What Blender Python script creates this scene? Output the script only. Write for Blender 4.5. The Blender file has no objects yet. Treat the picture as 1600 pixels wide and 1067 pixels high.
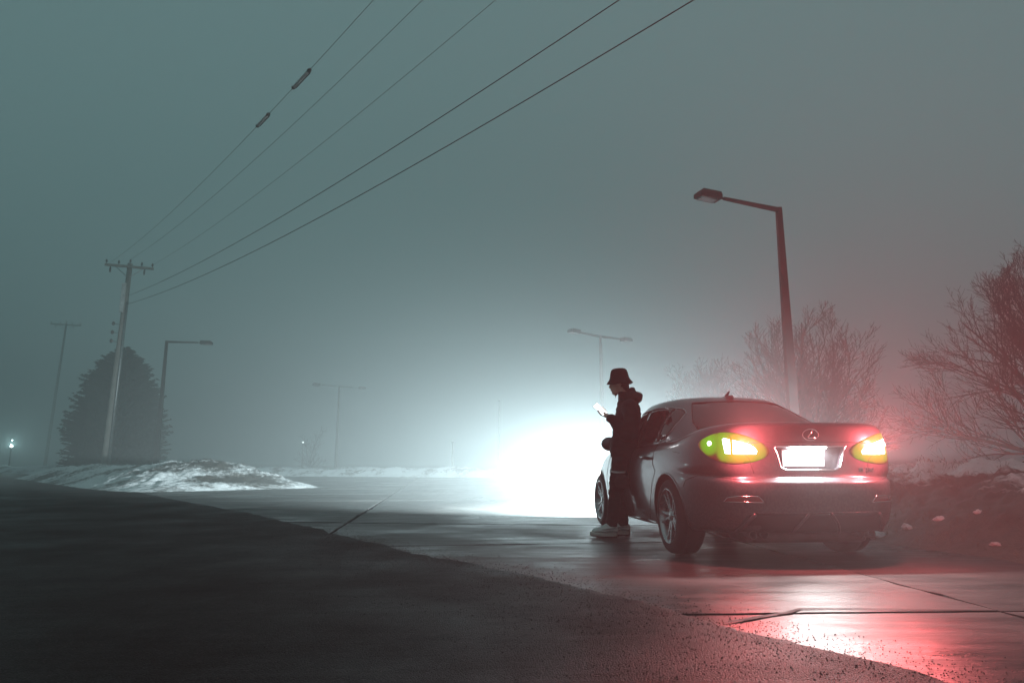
import bpy, bmesh, math, random
from mathutils import Vector, Matrix, noise
from mathutils.bvhtree import BVHTree
from mathutils.geometry import delaunay_2d_cdt

R = math.radians
scene = bpy.context.scene
C = scene.collection
random.seed(7)

# ------------------------------------------------------------------ camera, world, exposure
cam_data = bpy.data.cameras.new('camera')
cam = bpy.data.objects.new('camera', cam_data)
C.objects.link(cam)
cam_data.lens = 24.0
cam_data.sensor_width = 36.0
cam_data.clip_start = 0.05
cam_data.clip_end = 2000
cam.location = (0, 0, 0.809)
cam.rotation_euler = (math.pi / 2 + 0.17417, 0, 0)
scene.camera = cam

world = bpy.data.worlds.new('World')
scene.world = world
world.use_nodes = True
wn = world.node_tree.nodes
wn['Background'].inputs['Color'].default_value = (0.132, 0.242, 0.248, 1)   # fog-lit night overcast, even in every direction
wn['Background'].inputs['Strength'].default_value = 1.0

vs = scene.view_settings
vs.view_transform = 'Standard'
vs.look = 'None'
vs.exposure = 0.0
vs.gamma = 1.0
vs.use_curve_mapping = False
scene.render.engine = 'CYCLES'
scene.cycles.use_denoising = True
scene.cycles.max_bounces = 3
scene.cycles.volume_bounces = 0
scene.cycles.sample_clamp_indirect = 4.0
scene.cycles.blur_glossy = 0.5
scene.cycles.caustics_reflective = False
scene.cycles.caustics_refractive = False

HAZE_DENSITY = 0.016
HEAD_W = 27000.0        # each headlamp beam
TAIL_W = 500.0
TAIL_NEAR_W = 80.0     # light leaving the tail lamps sideways onto the bodywork
PLATE_W = 34.0

# ------------------------------------------------------------------ helpers
def mat(name, color=(0.5, 0.5, 0.5), rough=0.5, metal=0.0, coat=0.0, spec=0.5, emit=None, estr=0.0):
    m = bpy.data.materials.new(name)
    m.use_nodes = True
    b = m.node_tree.nodes['Principled BSDF']
    b.inputs['Base Color'].default_value = (*color, 1)
    b.inputs['Roughness'].default_value = rough
    b.inputs['Metallic'].default_value = metal
    b.inputs['Coat Weight'].default_value = coat
    b.inputs['Coat Roughness'].default_value = 0.06
    b.inputs['Specular IOR Level'].default_value = spec
    if emit:
        m.cycles.emission_sampling = 'AUTO' if name == 'lit_screen' else 'NONE'   # their light comes from the lamp inside
        b.inputs['Emission Color'].default_value = (*emit, 1)
        b.inputs['Emission Strength'].default_value = estr
    return m


class N:
    """small node-building helper on a material"""
    def __init__(self, m):
        self.m = m
        self.t = m.node_tree
        self.b = m.node_tree.nodes['Principled BSDF']

    def new(self, typ, **kw):
        n = self.t.nodes.new(typ)
        for k, v in kw.items():
            setattr(n, k, v)
        return n

    def link(self, a, b):
        self.t.links.new(a, b)

    def coord(self, scale=(1, 1, 1), obj=False):
        tc = self.new('ShaderNodeTexCoord')
        mp = self.new('ShaderNodeMapping')
        mp.inputs['Scale'].default_value = scale
        if obj:
            self.link(tc.outputs['Object'], mp.inputs[0])
        else:
            g = self.new('ShaderNodeNewGeometry')
            self.link(g.outputs['Position'], mp.inputs[0])
        return mp.outputs[0]

    def noise(self, vec, scale, detail=5, rough=0.55, dist=0.0):
        n = self.new('ShaderNodeTexNoise')
        n.inputs['Scale'].default_value = scale
        n.inputs['Detail'].default_value = detail
        n.inputs['Roughness'].default_value = rough
        n.inputs['Distortion'].default_value = dist
        self.link(vec, n.inputs['Vector'])
        return n.outputs['Fac']

    def ramp(self, fac, stops):
        r = self.new('ShaderNodeValToRGB')
        els = r.color_ramp.elements
        while len(els) < len(stops):
            els.new(0.5)
        for e, (p, c) in zip(els, stops):
            e.position = p
            e.color = (*c, 1) if len(c) == 3 else c
        self.link(fac, r.inputs[0])
        return r.outputs[0]

    def rng(self, fac, a, b, lo=0.0, hi=1.0):
        r = self.new('ShaderNodeMapRange')
        r.inputs['From Min'].default_value = lo
        r.inputs['From Max'].default_value = hi
        r.inputs['To Min'].default_value = a
        r.inputs['To Max'].default_value = b
        self.link(fac, r.inputs['Value'])
        return r.outputs[0]

    def math(self, op, a, b=None):
        n = self.new('ShaderNodeMath', operation=op)
        for i, v in enumerate((a, b)):
            if v is None:
                continue
            if isinstance(v, (int, float)):
                n.inputs[i].default_value = v
            else:
                self.link(v, n.inputs[i])
        return n.outputs[0]

    def mix(self, fac, a, b):
        n = self.new('ShaderNodeMix', data_type='RGBA')
        self.link(fac, n.inputs[0])
        for i, v in ((6, a), (7, b)):
            if isinstance(v, tuple):
                n.inputs[i].default_value = (*v, 1)
            else:
                self.link(v, n.inputs[i])
        return n.outputs[2]

    def bump(self, h, strength, dist, prev=None):
        n = self.new('ShaderNodeBump')
        n.inputs['Strength'].default_value = strength
        n.inputs['Distance'].default_value = dist
        self.link(h, n.inputs['Height'])
        if prev is not None:
            self.link(prev, n.inputs['Normal'])
        self.link(n.outputs[0], self.b.inputs['Normal'])
        return n.outputs[0]


def link_mesh(name, me, m=None, parent=None, smooth=False):
    o = bpy.data.objects.new(name, me)
    C.objects.link(o)
    if m is not None:
        me.materials.clear()
        me.materials.append(m)
    if parent is not None:
        o.parent = parent
    if smooth:
        for p in me.polygons:
            p.use_smooth = True
    return o


def obj(name, bm, m=None, parent=None, smooth=False):
    me = bpy.data.meshes.new(name)
    bm.to_mesh(me)
    bm.free()
    return link_mesh(name, me, m, parent, smooth)


def pydata(name, verts, faces, m=None, parent=None, smooth=False):
    me = bpy.data.meshes.new(name)
    me.from_pydata(verts, [], faces)
    me.update()
    return link_mesh(name, me, m, parent, smooth)


def tag(o, label, cat, group=None):
    o['label'] = label
    o['category'] = cat
    if group:
        o['group'] = group
    return o


def empty(name, loc=(0, 0, 0), rz=0.0):
    o = bpy.data.objects.new(name, None)
    C.objects.link(o)
    o.location = loc
    o.rotation_euler = (0, 0, rz)
    o.empty_display_size = 0.2
    return o


def copy_tree(o, parent=None):
    c = o.copy()
    C.objects.link(c)
    c.parent = parent
    for ch in list(o.children):
        copy_tree(ch, c)
    return c


def box(bm, x0, x1, y0, y1, z0, z1, mtx=None):
    r = bmesh.ops.create_cube(bm, size=1.0)
    for v in r['verts']:
        v.co = Vector(((x0 + x1) / 2 + v.co.x * (x1 - x0), (y0 + y1) / 2 + v.co.y * (y1 - y0), (z0 + z1) / 2 + v.co.z * (z1 - z0)))
        if mtx is not None:
            v.co = mtx @ v.co
    return r['verts']


def bevel_all(bm, w, seg=2):
    bmesh.ops.bevel(bm, geom=list(bm.edges), offset=w, segments=seg, affect='EDGES', profile=0.5)


def catmull(pts, n):
    """pts: list of tuples; returns n points per span through all points"""
    P = [Vector(p) for p in pts]
    out = []
    for i in range(len(P) - 1):
        p0 = P[max(i - 1, 0)]
        p1 = P[i]
        p2 = P[i + 1]
        p3 = P[min(i + 2, len(P) - 1)]
        for k in range(n):
            t = k / n
            out.append(0.5 * ((2 * p1) + (p2 - p0) * t + (2 * p0 - 5 * p1 + 4 * p2 - p3) * t * t + (3 * p1 - p0 - 3 * p2 + p3) * t ** 3))
    out.append(P[-1])
    return out


def tube_geo(verts, faces, pts, rads, sides=8, cap=True, squash=None):
    """append a tapered tube; pts Vectors, rads floats"""
    base = len(verts)
    n = len(pts)
    prev = None
    for i, p in enumerate(pts):
        d = (pts[min(i + 1, n - 1)] - pts[max(i - 1, 0)])
        if d.length < 1e-9:
            d = Vector((0, 0, 1))
        d.normalize()
        if prev is None:
            a = d.orthogonal().normalized()
        else:
            a = prev - d * prev.dot(d)
            if a.length < 1e-6:
                a = d.orthogonal()
            a.normalize()
        prev = a
        b = d.cross(a)
        for k in range(sides):
            t = 2 * math.pi * k / sides
            verts.append(tuple(p + (a * math.cos(t) + b * math.sin(t)) * rads[i]))
    for i in range(n - 1):
        for k in range(sides):
            k2 = (k + 1) % sides
            faces.append((base + i * sides + k, base + i * sides + k2, base + (i + 1) * sides + k2, base + (i + 1) * sides + k))
    if cap:
        faces.append(tuple(base + k for k in reversed(range(sides))))
        faces.append(tuple(base + (n - 1) * sides + k for k in range(sides)))


def round_tube(verts, faces, pts, rads, sides=12, n=4):
    """smooth tube through pts with rounded closed ends"""
    q = catmull([(*p, r) for p, r in zip(pts, rads)] if False else pts, n)
    rr = [v[0] for v in catmull([(r, 0, 0) for r in rads], n)]
    d0 = (q[1] - q[0]).normalized()
    d1 = (q[-1] - q[-2]).normalized()
    pre, prer, post, postr = [], [], [], []
    for a in (80, 55, 28):
        pre.append(q[0] - d0 * rr[0] * math.sin(R(a)))
        prer.append(rr[0] * math.cos(R(a)))
        post.insert(0, q[-1] + d1 * rr[-1] * math.sin(R(a)))
        postr.insert(0, rr[-1] * math.cos(R(a)))
    tube_geo(verts, faces, pre + q + post, prer + rr + postr, sides)


def ellipsoid(verts, faces, c, r, seg=16, rings=10):
    base = len(verts)
    c = Vector(c)
    for i in range(1, rings):
        th = math.pi * i / rings
        for k in range(seg):
            ph = 2 * math.pi * k / seg
            verts.append((c.x + r[0] * math.sin(th) * math.cos(ph), c.y + r[1] * math.sin(th) * math.sin(ph), c.z + r[2] * math.cos(th)))
    top = len(verts)
    verts.append((c.x, c.y, c.z + r[2]))
    bot = len(verts)
    verts.append((c.x, c.y, c.z - r[2]))
    for i in range(rings - 2):
        for k in range(seg):
            k2 = (k + 1) % seg
            faces.append((base + i * seg + k, base + (i + 1) * seg + k, base + (i + 1) * seg + k2, base + i * seg + k2))
    for k in range(seg):
        k2 = (k + 1) % seg
        faces.append((top, base + k, base + k2))
        faces.append((bot, base + (rings - 2) * seg + k2, base + (rings - 2) * seg + k))


def evaluated(o):
    """mesh of o with its modifiers applied; o is removed"""
    bpy.context.view_layer.update()
    dg = bpy.context.evaluated_depsgraph_get()
    me = bpy.data.meshes.new_from_object(o.evaluated_get(dg), depsgraph=dg)
    bpy.data.objects.remove(o)
    return me


def remeshed(verts, faces, voxel, smooth_it=4, wrinkle=None):
    o = pydata('tmp', verts, faces)
    md = o.modifiers.new('r', 'REMESH')
    md.mode = 'VOXEL'
    md.voxel_size = voxel
    s = o.modifiers.new('s', 'SMOOTH')
    s.iterations = smooth_it
    s.factor = 0.5
    me = evaluated(o)
    if wrinkle:
        amp, sc = wrinkle
        me.update()
        ns = [v.normal.copy() for v in me.vertices]
        for v, nn in zip(me.vertices, ns):
            q = Vector((v.co.x * sc[0], v.co.y * sc[1], v.co.z * sc[2]))
            f = 1 - abs(noise.noise(q)) * 2.2
            v.co += nn * amp * (f * 0.7 + 0.5 * noise.noise(q * 2.3))
    return me


def lathe(bm, prof, n=32, axis='Z', mtx=None):
    rows = []
    for r, h in prof:
        row = []
        for k in range(n):
            t = 2 * math.pi * k / n
            if axis == 'Z':
                v = Vector((r * math.cos(t), r * math.sin(t), h))
            else:
                v = Vector((r * math.cos(t), h, r * math.sin(t)))
            row.append(bm.verts.new(mtx @ v if mtx else v))
        rows.append(row)
    for i in range(len(rows) - 1):
        for k in range(n):
            bm.faces.new((rows[i][k], rows[i][(k + 1) % n], rows[i + 1][(k + 1) % n], rows[i + 1][k]))
    return rows


def fbm(x, y, z=0.0, oct=5):
    return noise.fractal(Vector((x, y, z)), 1.0, 2.0, oct)


def pip(x, y, poly):
    c = False
    j = len(poly) - 1
    for i in range(len(poly)):
        if (poly[i][1] > y) != (poly[j][1] > y) and x < (poly[j][0] - poly[i][0]) * (y - poly[i][1]) / (poly[j][1] - poly[i][1]) + poly[i][0]:
            c = not c
        j = i
    return c

# ------------------------------------------------------------------ materials
def concrete_mat():
    m = mat('wet_concrete', (0.1, 0.1, 0.1), 0.35)
    n = N(m)
    p = n.coord()
    streak = n.coord((0.5, 2.6, 1))
    big = n.noise(p, 0.55, 6, 0.6, 0.6)
    mid = n.noise(streak, 2.2, 6, 0.65)
    fine = n.noise(p, 120, 3, 0.6)
    oi = n.new('ShaderNodeObjectInfo')
    t = n.math('ADD', n.math('MULTIPLY', big, 0.6), n.math('MULTIPLY', mid, 0.4))
    col = n.ramp(t, [(0.32, (0.020, 0.021, 0.021)), (0.50, (0.045, 0.046, 0.046)), (0.68, (0.095, 0.095, 0.092))])
    n.b.inputs['Specular IOR Level'].default_value = 0.13
    hsv = n.new('ShaderNodeHueSaturation')
    n.link(col, hsv.inputs['Color'])
    n.link(n.rng(oi.outputs['Random'], 0.8, 1.2), hsv.inputs['Value'])
    n.link(hsv.outputs[0], n.b.inputs['Base Color'])
    rg = n.math('ADD', n.rng(t, 0.17, 0.58, 0.37, 0.60), n.math('MULTIPLY', fine, 0.12))
    n.link(rg, n.b.inputs['Roughness'])
    b1 = n.bump(mid, 0.30, 0.03)
    b2 = n.bump(n.noise(p, 28, 5, 0.7), 0.30, 0.006, b1)
    n.bump(fine, 0.45, 0.004, b2)
    return m


def asphalt_mat():
    m = mat('worn_asphalt', (0.03, 0.03, 0.03), 0.6)
    n = N(m)
    p = n.coord()
    v = n.new('ShaderNodeTexVoronoi')
    v.inputs['Scale'].default_value = 130
    n.link(p, v.inputs['Vector'])
    big = n.noise(p, 0.8, 6, 0.6)
    fine = n.noise(p, 160, 4, 0.65)
    sep = n.new('ShaderNodeSeparateColor')
    n.link(v.outputs['Color'], sep.inputs[0])
    grain = n.ramp(sep.outputs[0], [(0.0, (0.003, 0.0034, 0.0035)), (0.7, (0.007, 0.0078, 0.008)), (0.95, (0.045, 0.046, 0.046))])
    mg = n.noise(p, 26, 6, 0.75)
    grain = n.mix(n.rng(mg, 0.0, 0.6, 0.50, 0.68), grain, (0.026, 0.028, 0.029))
    c2 = n.mix(n.rng(big, 0.0, 0.6, 0.35, 0.7), grain, (0.003, 0.0034, 0.0035))
    n.link(c2, n.b.inputs['Base Color'])
    n.link(n.rng(big, 0.42, 0.75, 0.3, 0.7), n.b.inputs['Roughness'])
    n.b.inputs['Specular IOR Level'].default_value = 0.08
    inv = n.math('SUBTRACT', 1.0, v.outputs['Distance'])
    b1 = n.bump(inv, 0.9, 0.006)
    n.bump(fine, 0.5, 0.004, b1)
    return m


def snow_mat(name, dirt_lo, dirt_hi, snow=(0.78, 0.8, 0.82), dirt=(0.085, 0.065, 0.05), scale=0.9, heightcut=None):
    m = mat(name, snow, 0.6)
    n = N(m)
    p = n.coord()
    a = n.noise(p, scale, 8, 0.62, 0.4)
    f = n.noise(p, 9, 6, 0.7)
    g = n.noise(p, 45, 4, 0.7)
    t = n.math('ADD', n.math('MULTIPLY', a, 0.72), n.math('MULTIPLY', f, 0.28))
    if heightcut:
        sx = n.new('ShaderNodeSeparateXYZ')
        n.link(p, sx.inputs[0])
        hh = n.rng(sx.outputs[2], -0.22, 0.22, heightcut[0], heightcut[1])
        t = n.math('ADD', t, hh)
    fac = n.rng(t, 0.0, 1.0, dirt_lo, dirt_hi)
    dcol = n.ramp(f, [(0.3, tuple(c * 0.45 for c in dirt)), (0.62, dirt), (0.8, tuple(min(1, c * 1.9) for c in dirt))])
    speck = n.rng(g, 1.0, 0.35, 0.56, 0.72)
    scol = n.mix(speck, dcol, snow)
    n.link(n.mix(fac, dcol, scol), n.b.inputs['Base Color'])
    n.bump(g, 0.6, 0.03, n.bump(f, 0.6, 0.08))
    return m


def bark_mat(name, c0, c1, sc=14):
    m = mat(name, c0, 0.85)
    n = N(m)
    p = n.coord((1, 1, 0.25))
    a = n.noise(p, sc, 6, 0.65)
    n.link(n.ramp(a, [(0.3, c0), (0.7, c1)]), n.b.inputs['Base Color'])
    n.bump(a, 0.5, 0.02)
    return m


def worn_mat(name, c, rough=0.5, metal=0.0, var=0.35, sc=6, coat=0.0):
    m = mat(name, c, rough, metal, coat)
    n = N(m)
    p = n.coord((1, 1, 1), obj=True)
    a = n.noise(p, sc, 6, 0.6)
    n.link(n.ramp(a, [(0.3, tuple(x * (1 - var) for x in c)), (0.7, tuple(min(1, x * (1 + var)) for x in c))]), n.b.inputs['Base Color'])
    n.link(n.rng(a, max(0.02, rough - 0.08), min(1, rough + 0.1), 0.3, 0.7), n.b.inputs['Roughness'])
    return m


def cloth_mat(name, c, sc=260):
    m = mat(name, c, 0.85, spec=0.25)
    n = N(m)
    p = n.coord(obj=True)
    a = n.noise(p, sc, 3, 0.6)
    n.bump(a, 0.3, 0.002)
    b = n.noise(p, 7, 4)
    n.link(n.ramp(b, [(0.3, tuple(x * 0.75 for x in c)), (0.7, tuple(x * 1.25 for x in c))]), n.b.inputs['Base Color'])
    return m


M = {}
M['concrete'] = concrete_mat()
M['asphalt'] = asphalt_mat()
M['joint'] = worn_mat('joint_tar', (0.012, 0.012, 0.012), 0.8)
M['snow'] = snow_mat('old_snow', 0.40, 0.50)
M['snow_dirty'] = snow_mat('dirty_snow', 0.43, 0.53, (0.80, 0.81, 0.82), (0.07, 0.065, 0.055), 0.42)
M['bank'] = snow_mat('dirt_and_snow', 0.50, 0.60, (0.66, 0.66, 0.66), (0.075, 0.055, 0.040), 0.8, (0.30, 0.80))
M['bark'] = bark_mat('grey_bark', (0.014, 0.011, 0.009), (0.034, 0.027, 0.022))
M['pole_wood'] = bark_mat('weathered_pole_wood', (0.17, 0.16, 0.145), (0.33, 0.32, 0.29), 10)
M['needles'] = worn_mat('spruce_needles', (0.011, 0.018, 0.014), 0.85, 0, 0.5, 3)
M['lamp_paint'] = worn_mat('lamp_post_paint', (0.018, 0.0185, 0.018), 0.6, 0.1)
M['lamp_glass'] = mat('unlit_lamp_glass', (0.30, 0.32, 0.32), 0.2)
M['wire'] = mat('cable_rubber', (0.02, 0.02, 0.02), 0.7)
M['galv'] = worn_mat('galvanised_steel', (0.30, 0.31, 0.31), 0.45, 0.8)
M['ceramic'] = mat('insulator_glaze', (0.10, 0.09, 0.085), 0.3)
M['pale_guard'] = worn_mat('pale_plastic_guard', (0.55, 0.56, 0.55), 0.5)
M['white_paint'] = worn_mat('road_paint', (0.62, 0.62, 0.6), 0.6, 0, 0.2, 3)
M['black_plastic'] = mat('black_plastic', (0.014, 0.014, 0.015), 0.5)
M['rubber'] = worn_mat('tyre_rubber', (0.016, 0.016, 0.017), 0.75, 0, 0.3, 12)
M['alloy'] = worn_mat('alloy_wheel', (0.50, 0.51, 0.52), 0.28, 0.9, 0.15, 9)
M['chrome'] = mat('chrome', (0.78, 0.78, 0.78), 0.12, 1.0)
M['glass'] = mat('tinted_window', (0.006, 0.007, 0.008), 0.04, 0, 0.0, 0.6)
M['seam'] = mat('panel_gap', (0.004, 0.004, 0.004), 0.9)


def paint_mat():
    m = mat('graphite_metallic_paint', (0.075, 0.076, 0.090), 0.32, 0.75, 1.0)
    n = N(m)
    p = n.coord(obj=True)
    f = n.noise(p, 900, 2, 0.5)
    n.link(n.rng(f, 0.26, 0.40, 0.3, 0.7), n.b.inputs['Roughness'])
    sx = n.new('ShaderNodeSeparateXYZ')
    n.link(p, sx.inputs[0])
    low = n.rng(sx.outputs[2], 0.62, 0.10, 0.2, 0.95)          # dried road salt, thicker low down
    sp = n.noise(p, 60, 6, 0.75)
    gf_ = n.math('MULTIPLY', low, n.rng(sp, 0.0, 1.0, 0.42, 0.66))
    n.link(n.mix(gf_, (0.075, 0.076, 0.090), (0.17, 0.165, 0.155)), n.b.inputs['Base Color'])
    n.link(n.rng(gf_, 0.75, 0.15), n.b.inputs['Metallic'])
    n.link(n.rng(gf_, 1.0, 0.35), n.b.inputs['Coat Weight'])
    g = n.noise(p, 22, 6, 0.7)     # road film
    n.link(n.rng(g, 0.05, 0.22, 0.4, 0.75), n.b.inputs['Coat Roughness'])
    return m


M['paint'] = paint_mat()
M['well'] = mat('wheel_well_liner', (0.008, 0.008, 0.008), 0.9)

# ------------------------------------------------------------------ ground
HD = 0.09816                        # road axis (also the car's heading), turned left of the camera's axis
ch, sh = math.cos(HD), math.sin(HD)


def road(r, s, z=0.0):             # r across (to the right), s along the road
    return Vector((r * ch - s * sh, r * sh + s * ch, z))


def struct(o):
    o['kind'] = 'structure'
    return o


# base sheet under everything (seen only in the joints, beyond the slabs and far away)
g_v, g_f = [], []
xs = [-128 + 8 * i for i in range(33)]
ys = [-36 + 8 * i for i in range(32)]
for y in ys:
    for x in xs:
        g_v.append((x, y, -0.06))
for j in range(len(ys) - 1):
    for i in range(len(xs) - 1):
        a = j * len(xs) + i
        g_f.append((a, a + 1, a + len(xs) + 1, a + len(xs)))
ground = struct(pydata('ground', g_v, g_f, M['asphalt']))

# concrete roadway of cast slabs with open joints
J_S = [(-4.6, 0.0), (-2.2, 0.0), (0.75, 0.0), (3.84, -0.055), (6.98, 0.03), (9.38, -0.20), (12.1, -0.10), (15.0, -0.04), (18.2, 0.0),
       (21.5, 0.0), (25.0, 0.0), (29.0, 0.0), (33.5, 0.0), (38.5, 0.0), (44.0, 0.0), (50.0, 0.0), (57.0, 0.0), (65.0, 0.0)]
J_R = [-18.6, -14.27, -9.94, -5.61, -1.275, 3.06, 7.4]
concrete_road = struct(pydata('concrete_road', [tuple(road(-18.7, -5, -0.035)), tuple(road(7.5, -5, -0.035)), tuple(road(7.5, 66, -0.035)), tuple(road(-18.7, 66, -0.035))], [(0, 1, 2, 3)], M['joint']))


def slab(j, k):
    (s0, k0), (s1, k1) = J_S[j], J_S[j + 1]
    r0, r1 = J_R[k], J_R[k + 1]
    gap = 0.009 if s0 < 8 else 0.022
    cor = [(r0 + gap, s0 + k0 * r0 + gap), (r1 - gap, s0 + k0 * r1 + gap), (r1 - gap, s1 + k1 * r1 - gap), (r0 + gap, s1 + k1 * r0 - gap)]
    near = s0 < 14
    step = 0.16 if near else 1.2
    amp = 0.020 if near else 0.0
    ring = []
    rnd = random.Random(j * 31 + k)
    dz = [rnd.uniform(-0.004, 0.004) for _ in range(4)]
    for i in range(4):
        a, b = Vector(cor[i]), Vector(cor[(i + 1) % 4])
        n = max(1, int((b - a).length / step))
        d = (b - a).normalized()
        nrm = Vector((-d.y, d.x))
        for q in range(n):
            t = q / n
            p = a.lerp(b, t)
            if q:
                w = fbm(p.x * 2.1 + j, p.y * 2.1 + k, i * 7.3, 4)
                p = p + nrm * (abs(w) * amp * 1.2 + (0.03 if (near and rnd.random() < 0.03) else 0))
            ring.append((p, dz[i] * (1 - t) + dz[(i + 1) % 4] * t))
    v = [tuple(road(p.x, p.y, z)) for p, z in ring] + [tuple(road(p.x, p.y, z - 0.05)) for p, z in ring]
    n = len(ring)
    f = [tuple(range(n))]
    for i in range(n):
        f.append((i, i + n, (i + 1) % n + n, (i + 1) % n))
    return pydata('slab', v, f, M['concrete'], concrete_road)


for j in range(len(J_S) - 1):
    for k in range(len(J_R) - 1):
        slab(j, k)

# old asphalt lot on the left, lapping over the slabs along an uneven diagonal edge
EDGE = [(-34.0, 50.5), (-24.2, 37.6), (-9.75, 18.4), (-5.9, 13.4), (-3.42, 10.2), (-0.95, 6.5), (0.34, 4.95), (0.92, 3.85), (1.62, 2.78), (3.2, 0.6), (5.5, -2.6)]


def edge_x(y):
    for (xa, ya), (xb, yb) in zip(EDGE, EDGE[1:]):
        if yb <= y <= ya:
            t = (y - ya) / (yb - ya)
            return xa + (xb - xa) * t
    return EDGE[0][0] if y > EDGE[0][1] else EDGE[-1][0]


av, af = [], []
yy = []
y = -2.5
while y < 50:
    yy.append(y)
    y += 0.05 if 1.5 < y < 7 else (0.14 if y < 12 else 0.8)
cols = [0, 0.04, 0.1, 0.17, 0.25, 0.34, 0.44, 0.55, 0.67, 0.8, 0.95, 1.1, 1.3, 1.5, 1.75, 2.0, 2.3, 2.7, 3.1, 3.6, 4.2, 5, 6, 8, 11, 15, 22, 40, 90]
for y in yy:
    ex = edge_x(y) + 0.13 * fbm(y * 1.1, 3.1, 0, 6) + 0.05 * fbm(y * 9, 0.7, 0, 4)
    for i, c in enumerate(cols):
        x = ex - c
        z = 0.009 + (0.003 if y < 7 else 0.0008) * fbm(x * 1.3, y * 1.3, 2.0, 4)
        if i == 0:
            z = -0.012
        elif i == 1:
            z = 0.005 + 0.003 * fbm(x * 6, y * 6, 1.0, 3)
        elif c < 4 and y < 8:
            z += 0.004 * noise.noise(Vector((x * 18, y * 18, 0))) + 0.004 * max(0, 1.2 - c) * fbm(x * 9, y * 9, 4, 4)
        av.append((x, y, z))
nc = len(cols)
for j in range(len(yy) - 1):
    for i in range(nc - 1):
        a = j * nc + i
        af.append((a + 1, a, a + nc, a + nc + 1))
lot = struct(pydata('asphalt_lot', av, af, M['asphalt'], smooth=True))

# broken edge of the slab in front of the car: a wide open crack running to the transverse joint
cr = [(1.08, 3.66), (1.22, 3.735), (1.36, 3.83), (1.50, 3.90), (1.60, 3.995), (1.85, 4.0), (2.2, 3.985), (2.68, 3.965)]
cv, cf = [], []
for i, (x, y) in enumerate(cr):
    w = (0.010, 0.028, 0.022, 0.030, 0.022, 0.013, 0.012, 0.010)[i] * 0.62
    d = Vector(cr[min(i + 1, len(cr) - 1)]) - Vector(cr[max(i - 1, 0)])
    d.normalize()
    nn = Vector((-d.y, d.x))
    cv += [(x + nn.x * w, y + nn.y * w, 0.0065), (x - nn.x * w, y - nn.y * w, 0.0065)]
for i in range(len(cr) - 1):
    cf.append((2 * i, 2 * i + 1, 2 * i + 3, 2 * i + 2))
pydata('crack', cv, cf, M['joint'], concrete_road)

# loose grit along the lap between asphalt and concrete
gv, gf = [], []
rg = random.Random(3)
for i in range(11000):
    y = 2.2 + 8.5 * rg.random() ** 1.7
    x = edge_x(y) - rg.expovariate(1 / 0.55) + rg.gauss(0.18, 0.20)
    s = rg.uniform(0.0018, 0.0055)
    z = 0.009 if x < edge_x(y) else 0.002
    b = len(gv)
    o = Vector((x, y, z))
    for d in ((1, 0, 0), (-0.5, 0.87, 0), (-0.5, -0.87, 0), (0, 0, 1.1)):
        gv.append(tuple(o + Vector(d) * s * rg.uniform(0.6, 1.2)))
    gf += [(b, b + 1, b + 3), (b + 1, b + 2, b + 3), (b + 2, b, b + 3)]
grit = tag(pydata('loose_grit', gv, gf, worn_mat('grit_stone', (0.03, 0.03, 0.029), 0.5, 0, 0.6, 40)), 'loose dark grit scattered along the asphalt edge in the foreground', 'grit')
grit['kind'] = 'stuff'

# faded paint on the road far ahead
for (xa, ya), (xb, yb), w in (((-7.0, 34.7), (-4.9, 33.8), 0.28), ((-4.7, 32.4), (-2.2, 32.0), 0.32)):
    d = (Vector((xb, yb)) - Vector((xa, ya))).normalized()
    nn = Vector((-d.y, d.x)) * w / 2
    pydata('painted_line', [(xa - nn.x, ya - nn.y, 0.012), (xb - nn.x, yb - nn.y, 0.012), (xb + nn.x, yb + nn.y, 0.012), (xa + nn.x, ya + nn.y, 0.012)], [(0, 1, 2, 3)], M['white_paint'], concrete_road)


# ------------------------------------------------------------------ banks of snow and dirt
def bank(name, origin, ang, L, W, nl, nw, hfun, m):
    """heightfield strip: u along (0..L), v across (0..W)"""
    c, s = math.cos(ang), math.sin(ang)
    v, f = [], []
    for i in range(nl + 1):
        for j in range(nw + 1):
            u, w = L * i / nl, W * j / nw
            x = origin[0] + u * c - w * s
            y = origin[1] + u * s + w * c
            v.append((x, y, hfun(u, w, x, y)))
    for i in range(nl):
        for j in range(nw):
            a = i * (nw + 1) + j
            f.append((a, a + nw + 1, a + nw + 2, a + 1))
    return pydata(name, v, f, m, smooth=True)


def sstep(a, b, x):
    t = max(0.0, min(1.0, (x - a) / (b - a)))
    return t * t * (3 - 2 * t)


def island_h(u, w, x, y):
    # u from its near right tip (0) away to the left; w away from the lot
    front = sstep(0.0, 1.6 + 0.5 * fbm(x * 0.5, y * 0.5), w)
    back = 1 - sstep(4.5, 7.0, w)
    tip = sstep(0.0, 1.2, u) * (0.35 + 0.65 * sstep(0.8, 4.5, u))
    far = 1 - sstep(20, 25, u)
    h = 0.50 + 0.27 * math.exp(-((u - 6.2) / 3.0) ** 2) * math.exp(-((w - 2.8) / 2.0) ** 2) + 0.10 * math.exp(-((u - 15) / 5) ** 2)
    h *= 1.08 * front * back * tip * far
    h += h * (0.16 * fbm(x * 0.7, y * 0.7, 0, 4)) + 0.075 * min(1, h * 3) * fbm(x * 3.6, y * 3.6, 5, 6)
    h += 0.05 * min(1, max(0, h) * 4) * (0.5 - abs(noise.noise(Vector((x * 5.5, y * 5.5, 1.7))))) + 0.02 * min(1, max(0, h) * 4) * noise.noise(Vector((x * 14, y * 14, 0)))
    return h - 0.05


island = bank('snow_bank', (-5.2, 22.2), math.atan2(19.9, -17.6), 26, 8.0, 330, 120, lambda u, w, x, y: island_h(u, 8.0 - w, x, y) if False else island_h(u, w, x, y), M['snow_dirty'])
tag(island, 'long low heap of old snow and dirt around the utility pole', 'snow bank')


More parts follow.
